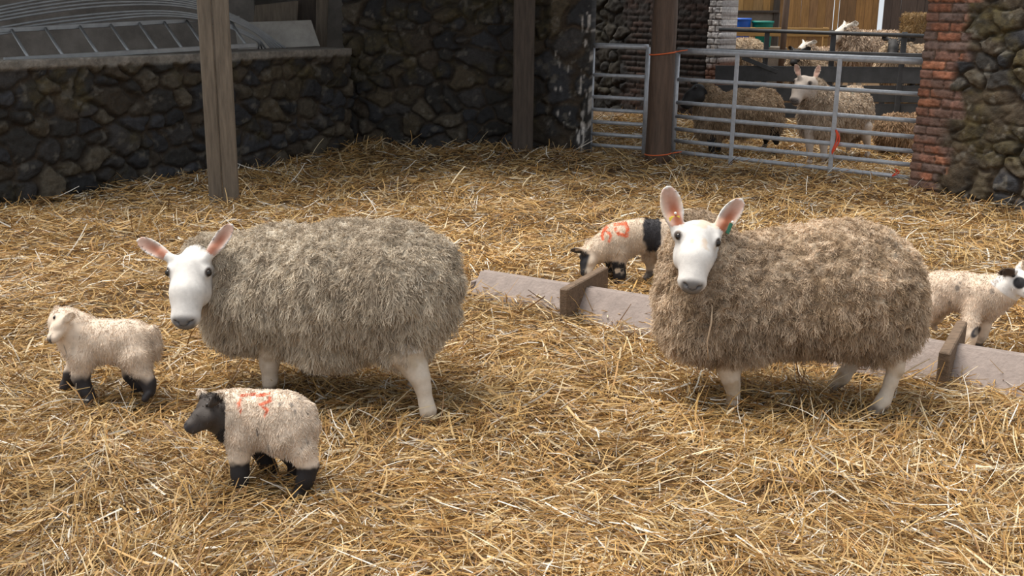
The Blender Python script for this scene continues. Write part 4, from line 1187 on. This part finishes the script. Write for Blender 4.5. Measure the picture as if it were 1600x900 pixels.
# ================================================================= sheep in the pen behind the gate
def pen_black():
    A = Animal('ewe', 'black-faced brown-woolled ewe standing side on behind the gate', 'sheep', (1118, 246))
    lo, hi = bounds(A, 1045, 120, 1240, 256, -.3, .75)
    B = Field(lo, hi, .011)
    A.ell(B, 1195, 175, .28, 24, .2, 30); A.ell(B, 1160, 178, .25, 38, .21, 31); A.ell(B, 1118, 180, .2, 26, .18, 31)
    A.limb(B, [(1112, 165, .18, 19), (1100, 150, .14, 14), (1090, 142, .1, 11)], .05)
    A.limb(B, [(1112, 205, .08, 9), (1112, 222, .06, 6), (1112, 236, .04, 4.6)], .02); A.hoof(B, (1111, 247, .04), 5)
    A.limb(B, [(1122, 205, .28, 9), (1122, 220, .28, 6), (1122, 233, .28, 4.6)], .02); A.hoof(B, (1121, 243, .28), 5)
    A.limb(B, [(1206, 195, .15, 14), (1211, 213, .13, 7), (1213, 222, .12, 4.8)], .02); A.hoof(B, (1211, 238, .12), 5)
    A.limb(B, [(1192, 195, .38, 13), (1196, 210, .38, 6.5), (1197, 220, .38, 4.6)], .02); A.hoof(B, (1195, 231, .38), 5)
    A.head(B, (1090, 132, .08), (1060, 158, -.06), (.42, 1.0, 0), (-.3, -.2, 1), wide=.95)
    A.ear(B, (1094, 136, -.02), (1105, 147, -.06), (.1, -1, -.2), 4.5); A.ear(B, (1085, 130, .22), (1078, 127, .3), (0, -1, 0), 4.5)
    V, F = B.mesh(2)
    c = np.tile((.020, .018, .018), (len(V), 1)) * (1 + .2 * fbm(V, 30, 3)[:, None])
    mk('body', V, F, M_skin, A.root, c); A.eyes()
    G = Field(lo - .04, hi + .04, .014)
    A.ell(G, 1195, 173, .28, 27, .25, 35, .09); A.ell(G, 1158, 177, .25, 42, .26, 37, .09); A.ell(G, 1118, 181, .2, 30, .22, 37, .08)
    A.limb(G, [(1112, 168, .18, 26), (1104, 152, .15, 19), (1100, 143, .12, 14)], .07); A.ell(G, 1205, 190, .25, 17, .2, 24, .06); A.ell(G, 1105, 200, .18, 16, .16, 18, .06)
    V, F = G.mesh(2); rng = np.random.default_rng(21)
    fv, ff, fc = fleece_mesh(V, F, 18000, rng, .03, .008, wool_col((.54, .40, .27), (.34, .24, .15), 24, 23), curl=.9, grav=.7, clump=22, lump=.016, k=4, face=A)
    mk('fleece', fv, ff, M_wool, A.root, fc)
pen_black()
def pen_white():
    A = Animal('ewe', 'white-faced ewe with upright ears looking out through the gate', 'sheep', (1275, 257))
    lo, hi = bounds(A, 1215, 85, 1390, 268, -.3, 1.05)
    B = Field(lo, hi, .0105)
    A.ell(B, 1285, 182, .2, 28, .17, 30); A.ell(B, 1312, 180, .5, 32, .2, 32); A.ell(B, 1335, 178, .75, 25, .2, 36)
    A.limb(B, [(1278, 165, .12, 22), (1272, 145, .06, 15), (1266, 132, .03, 12)], .05)
    A.limb(B, [(1266, 205, .04, 10), (1265, 226, .02, 6), (1265, 243, .0, 4.8)], .02); A.hoof(B, (1264, 256, -.02), 5.2, (-.6, -1, 0))
    A.limb(B, [(1286, 205, .1, 10), (1287, 228, .06, 6), (1287, 246, .02, 4.8)], .02); A.hoof(B, (1286, 259, .0), 5.2, (-.6, -1, 0))
    A.limb(B, [(1350, 200, .62, 14), (1353, 214, .6, 7.5), (1356, 228, .6, 5)], .02); A.hoof(B, (1356, 243, .58), 5)
    A.limb(B, [(1325, 200, .85, 12), (1326, 212, .85, 6), (1328, 222, .85, 4.6)], .02); A.hoof(B, (1327, 233, .85), 5)
    A.head(B, (1257, 117, .05), (1240, 152, -.16), (1.0, -.55, 0.0), (-.1, -.4, 1), wide=.95)
    e1 = A.ear(B, (1249, 120, .0), (1243, 100, .03), (-.3, -1, .1), 5.2); e2 = A.ear(B, (1273, 123, .06), (1281, 101, .1), (-.3, -1, 0), 5.2)
    V, F = B.mesh(2)
    c, q = face_colours(A, V, np.tile(WHITE, (len(V), 1)) * np.array([.92, .82, .74]))
    N = vnormals(V, F)
    for (b, t, a, n, w, ln, half) in (e1, e2):
        r = V - b; k = r @ a / ln; u = r @ w / half
        c = mixc2(c, np.array([.55, .30, .22]), .8 * (k > .1) * (k < .95) * sstep(.9, .5, np.abs(u)) * sstep(.1, .5, N @ n) * (np.linalg.norm(r - np.outer(r @ a, a), axis=1) < half * 1.5))
    mk('body', V, F, M_skin, A.root, c); A.eyes()
    G = Field(lo - .04, hi + .04, .014)
    A.ell(G, 1283, 182, .18, 33, .22, 36, .08); A.ell(G, 1310, 180, .5, 40, .26, 40, .09); A.ell(G, 1333, 178, .78, 31, .25, 45, .09)
    A.limb(G, [(1280, 172, .14, 29), (1276, 152, .1, 22), (1272, 136, .08, 15)], .07); A.ell(G, 1276, 200, .12, 24, .17, 18, .06)
    G.ell(A.H(.55, 0, -.06), np.array([.64, .40, .36]) * A.L, .03, A.hax, True)
    V, F = G.mesh(2); rng = np.random.default_rng(22)
    cf0 = wool_col((.68, .55, .42), (.46, .35, .25), 24, 27)
    mkp = A.W(1325, 146, .55)
    def cf(P, r):
        return mixc2(cf0(P, r), np.array([.05, .30, .24]), .7 * sstep(.06, .03, np.linalg.norm((P - mkp) * np.array([1, .4, 1]), axis=1)))
    fv, ff, fc = fleece_mesh(V, F, 18000, rng, .03, .008, cf, curl=.9, grav=.7, clump=20, lump=.016, k=4, face=A)
    mk('fleece', fv, ff, M_wool, A.root, fc)
pen_white()

# ---------------------------------------------------------------- sheep of the far pen and the one lying down: two kinds, copied
def far_kind(face, wl, wd, lying=False):
    """body, fleece, eyes of a sheep facing -x with its feet round the origin; returns the parts"""
    A = Animal.__new__(Animal); A.r = np.zeros(3); A.s = .01
    A.W = lambda x, y, d=0.0: np.array([x * .01, d, y * .01])
    A.root = None
    B = Field((-.85, -.3, -.03), (.62, .3, 1.2), .014)
    dz = -22 if lying else 0
    A.ell(B, 28, 58 + dz, 0, 22, .19, 22); A.ell(B, 0, 57 + dz, 0, 34, .2, 22); A.ell(B, -28, 57 + dz, 0, 22, .18, 22)
    A.limb(B, [(-30, 62 + dz, 0, 16), (-44, 76 + dz, 0, 11), (-50, 84 + dz, 0, 9)], .05)
    if not lying:
        for x, yy in ((-26, -.11), (-26, .11), (32, -.11), (32, .11)):
            kx = x + (4 if x > 0 else 0)
            A.limb(B, [(x, 42, yy, 9), (kx, 26, yy, 5.2), (x, 12, yy, 3.8), (x, 5, yy, 3.8)], .02); A.hoof(B, (x - 1, 0, yy), 4.2, (-1, 0, 0))
    else:
        for x, yy in ((-30, -.17), (-26, .17)): A.limb(B, [(x, 18, yy, 8), (x - 14, 7, yy, 5), (x + 2, 4, yy, 4)], .02)
        A.limb(B, [(30, 20, -.2, 13), (12, 8, -.24, 6), (26, 4, -.25, 4)], .02)
    A.head(B, (-49, 95 + dz, 0), (-72, 76 + dz, 0), (0, 1, 0), (-.3, 0, 1))
    A.ear(B, (-47, 93 + dz, -.08), (-41, 96 + dz, -.2), (-.8, -.3, -.2), 4.6); A.ear(B, (-47, 93 + dz, .08), (-41, 96 + dz, .2), (-.8, .3, -.2), 4.6)
    V, F = B.mesh(2); c = np.tile(face, (len(V), 1)) * (1 + .15 * fbm(V, 12, 3)[:, None])
    if max(face) > .3: c, _ = face_colours(A, V, c)
    b = mk('body', V, F, M_skin, None, c)
    G = Field((-.75, -.36, .0), (.66, .36, 1.15), .018)
    A.ell(G, 28, 58 + dz, 0, 27, .25, 27, .09); A.ell(G, 0, 57 + dz, 0, 40, .27, 27, .09); A.ell(G, -28, 58 + dz, 0, 27, .23, 27, .08)
    A.limb(G, [(-30, 62 + dz, 0, 22), (-42, 76 + dz, 0, 15), (-45, 82 + dz, 0, 12)], .06)
    if lying: A.ell(G, 0, 22, 0, 42, .31, 20, .08)
    V, F = G.mesh(2)
    fv, ff, fc = fleece_mesh(V, F, 5000, np.random.default_rng(31), .05, .013, wool_col(wl, wd, 18, 33), curl=.5, grav=.8, clump=16, lump=.014, k=4)
    f = mk('fleece', fv, ff, M_wool, None, fc)
    ey = []
    for sg in (-1, 1):
        p = A.H(.272, sg * .262, -.072); V2, Q2 = sphere(p, (.015, .013, .013), A.hax, 10, 6); ey.append(mk('eye', V2, Q2, M_eye))
    return [b, f] + ey
PIE = far_kind((.022, .020, .020), (.60, .47, .33), (.42, .31, .21))
PAL = far_kind((.66, .60, .53), (.62, .48, .36), (.44, .33, .24))
LIE = far_kind((.09, .06, .045), (.42, .27, .16), (.28, .18, .10), True)
used = set()
def place(kind, label, px, py, Y, rz, sc, group, drop=None, z=None):
    """px, py: where the middle of its back shows, at distance Y"""
    c = atY(px, py, Y)
    zb = c[2] - .845 * sc if z is None else z
    r = thing('sheep', label, 'sheep', (c[0], c[1], zb), group)
    r.rotation_euler = (0, 0, rz); r.scale = (sc, sc, sc)
    for o in kind:
        if id(kind) in used: o2 = o.copy(); C.objects.link(o2)
        else: o2 = o
        o2.parent = r
    used.add(id(kind)); return r
FZ = .33
place(PIE, 'dark-headed pale sheep below the blue tub, beside the whitewashed brick', 1148, 59, 18.3, .15, .98, 'sheep in the far pen', z=FZ)
place(PIE, 'small black face peering over the barrier right of the slim poles', 1262, 72, 16.6, 1.0, .92, 'sheep in the far pen', z=FZ - .12)
place(PAL, 'white-headed sheep beside the small black face, just above the barrier', 1290, 72, 18.0, .5, .90, 'sheep in the far pen', z=FZ - .05)
place(PAL, 'pale sheep whose back shows highest in the far pen, before the slit of daylight', 1368, 49, 17.9, .25, 1.13, 'sheep in the far pen', z=FZ + .03)
place(PIE, 'mottled black-headed sheep in front of the highest pale back', 1402, 68, 16.2, 1.15, 1.0, 'sheep in the far pen', z=FZ - .02)
place(PIE, 'tan sheep at the end of the far pen below the hay bale', 1438, 70, 16.9, .6, .95, 'sheep in the far pen', z=FZ)
place(LIE, 'brown sheep lying in the pen close by the brick pier', 1420, 172, 12.9, 3.35, .74, None, z=.0)
# ---------------------------------------------------------------- loose straw over the whole floor
def straw():
    rng = np.random.default_rng(77)
    # sample points, thinner with distance
    def sample(n, y0, y1, pw, side=1.0):
        u = rng.random(n); a, b = y0 ** pw, y1 ** pw
        Y = (a + u * (b - a)) ** (1 / pw)
        X = rng.uniform(-1, 1, n) * (Y * .50 * side + 1.1)
        return X, Y
    xs, ys = [], []
    for n, y0, y1, pw in ((95000, 2.0, 5.5, .9), (95000, 5.5, 13.2, .7), (42000, 13.0, 17.6, 1.0)):
        X, Y = sample(n, y0, y1, pw); xs.append(X); ys.append(Y)
    X, Y = np.concatenate(xs), np.concatenate(ys)
    def right_of(p, q):   # signed distance, positive on the camera side
        d = unit(np.asarray(q) - np.asarray(p)); return (X - p[0]) * d[1] - (Y - p[1]) * d[0]
    ok = (right_of(PL0, PL1) > .02) | (Y < 7.0)
    ok &= ~((right_of(PB0, PB1) < .02) & (X < PB1[0] + .05) & (X > -2.0))
    ok &= ~((right_of(PR0, PR0 + dA * 4) < .02) & ((X - PR0[0]) * dA[0] + (Y - PR0[1]) * dA[1] > -.02) & (right_of(PR0, PR0 + dA * 4) > -.5))
    X, Y = X[ok], Y[ok]; n = len(X)
    lod = np.clip(Y / 4.2, .8, 4)
    P0 = np.stack([X, Y, np.zeros(n)], 1)
    H = bed(X, Y)
    # local lie of the straw: patches where it runs one way
    th = rng.uniform(0, math.pi * 2, n) + 0
    pref = vnoise(P0, 1.5, 91) * 3.0; use = rng.random(n) < .5
    th = np.where(use, pref + rng.normal(0, .45, n), th)
    steep = rng.random(n)
    el = np.where(steep < .85, rng.normal(.02, .16, n), np.abs(rng.normal(.45, .25, n)))
    L = np.where(rng.random(n) < .5, rng.uniform(.04, .10, n), rng.uniform(.09, .24, n)) * (.85 + .15 * lod)
    z = H - .012 + np.abs(rng.normal(0, .020, n)) + np.abs(np.sin(el)) * L * .42
    k = 4
    d = np.stack([np.cos(th) * np.cos(el), np.sin(th) * np.cos(el), np.sin(el)], 1)
    t = (np.linspace(-.5, .5, k))[None, :, None]
    bend = rng.normal(0, .05, (n, 1, 1)); kink = (rng.random((n, 1, 1)) < .22) * rng.normal(0, .35, (n, 1, 1))
    sd = np.stack([-np.sin(th), np.cos(th), np.zeros(n)], 1)
    Cc = np.stack([X, Y, z], 1)
    K = Cc[:, None] + d[:, None] * (L[:, None, None] * t) + sd[:, None] * (L[:, None, None] * (bend * (4 * t * t) + kink * np.maximum(t, 0)))
    K[:, :, 2] += (L[:, None] * rng.normal(-.02, .06, (n, 1)) * (4 * t[:, :, 0] ** 2))
    K[:, :, 2] = np.maximum(K[:, :, 2], bed(K[:, :, 0].ravel(), K[:, :, 1].ravel()).reshape(n, k) - .022)
    roll = rng.normal(0, .75, n)
    up = unit(np.cross(d, sd))
    side = unit(sd * np.cos(roll)[:, None] + up * np.sin(roll)[:, None])
    w = rng.uniform(.0025, .0056, n) * lod ** .55
    leaf = rng.random(n) < .12; w = np.where(leaf, w * 1.7, w)
    W = w[:, None] * np.array([1.0, 1.0, .95, .6])[None, :]
    # hue of each stalk: golden, pale, bleached, brown
    r = rng.random(n); patch = .5 + .5 * fbm(P0, .7, 61, 3).clip(-1, 1)
    pal = np.array([(.56, .345, .125), (.64, .44, .195), (.44, .245, .085), (.78, .64, .42), (.88, .82, .72), (.22, .115, .045), (.54, .40, .23)])
    pr = np.array([.27, .19, .19, .11, .07, .12, .05]); idx = np.searchsorted(np.cumsum(pr), r * .999)
    col = pal[idx.clip(0, 6)] * rng.uniform(.75, 1.15, (n, 1)) * (.80 + .30 * patch)[:, None]
    V, F, Cl = ribbons(K, side, W, col.clip(.01, .95))
    pen = np.repeat((Y > 16.15) & (X > PQ2[0] - .05), k * 2); V[pen, 2] += .34
    o = mk('loose_straw', V, F, M_straw, None, Cl, True)
    o['kind'] = 'stuff'
    tag(o, 'deep bed of loose golden straw covering the yard and pen floor', 'straw')
straw()
def caught_straw():
    """straws lying on the trough"""
    pass
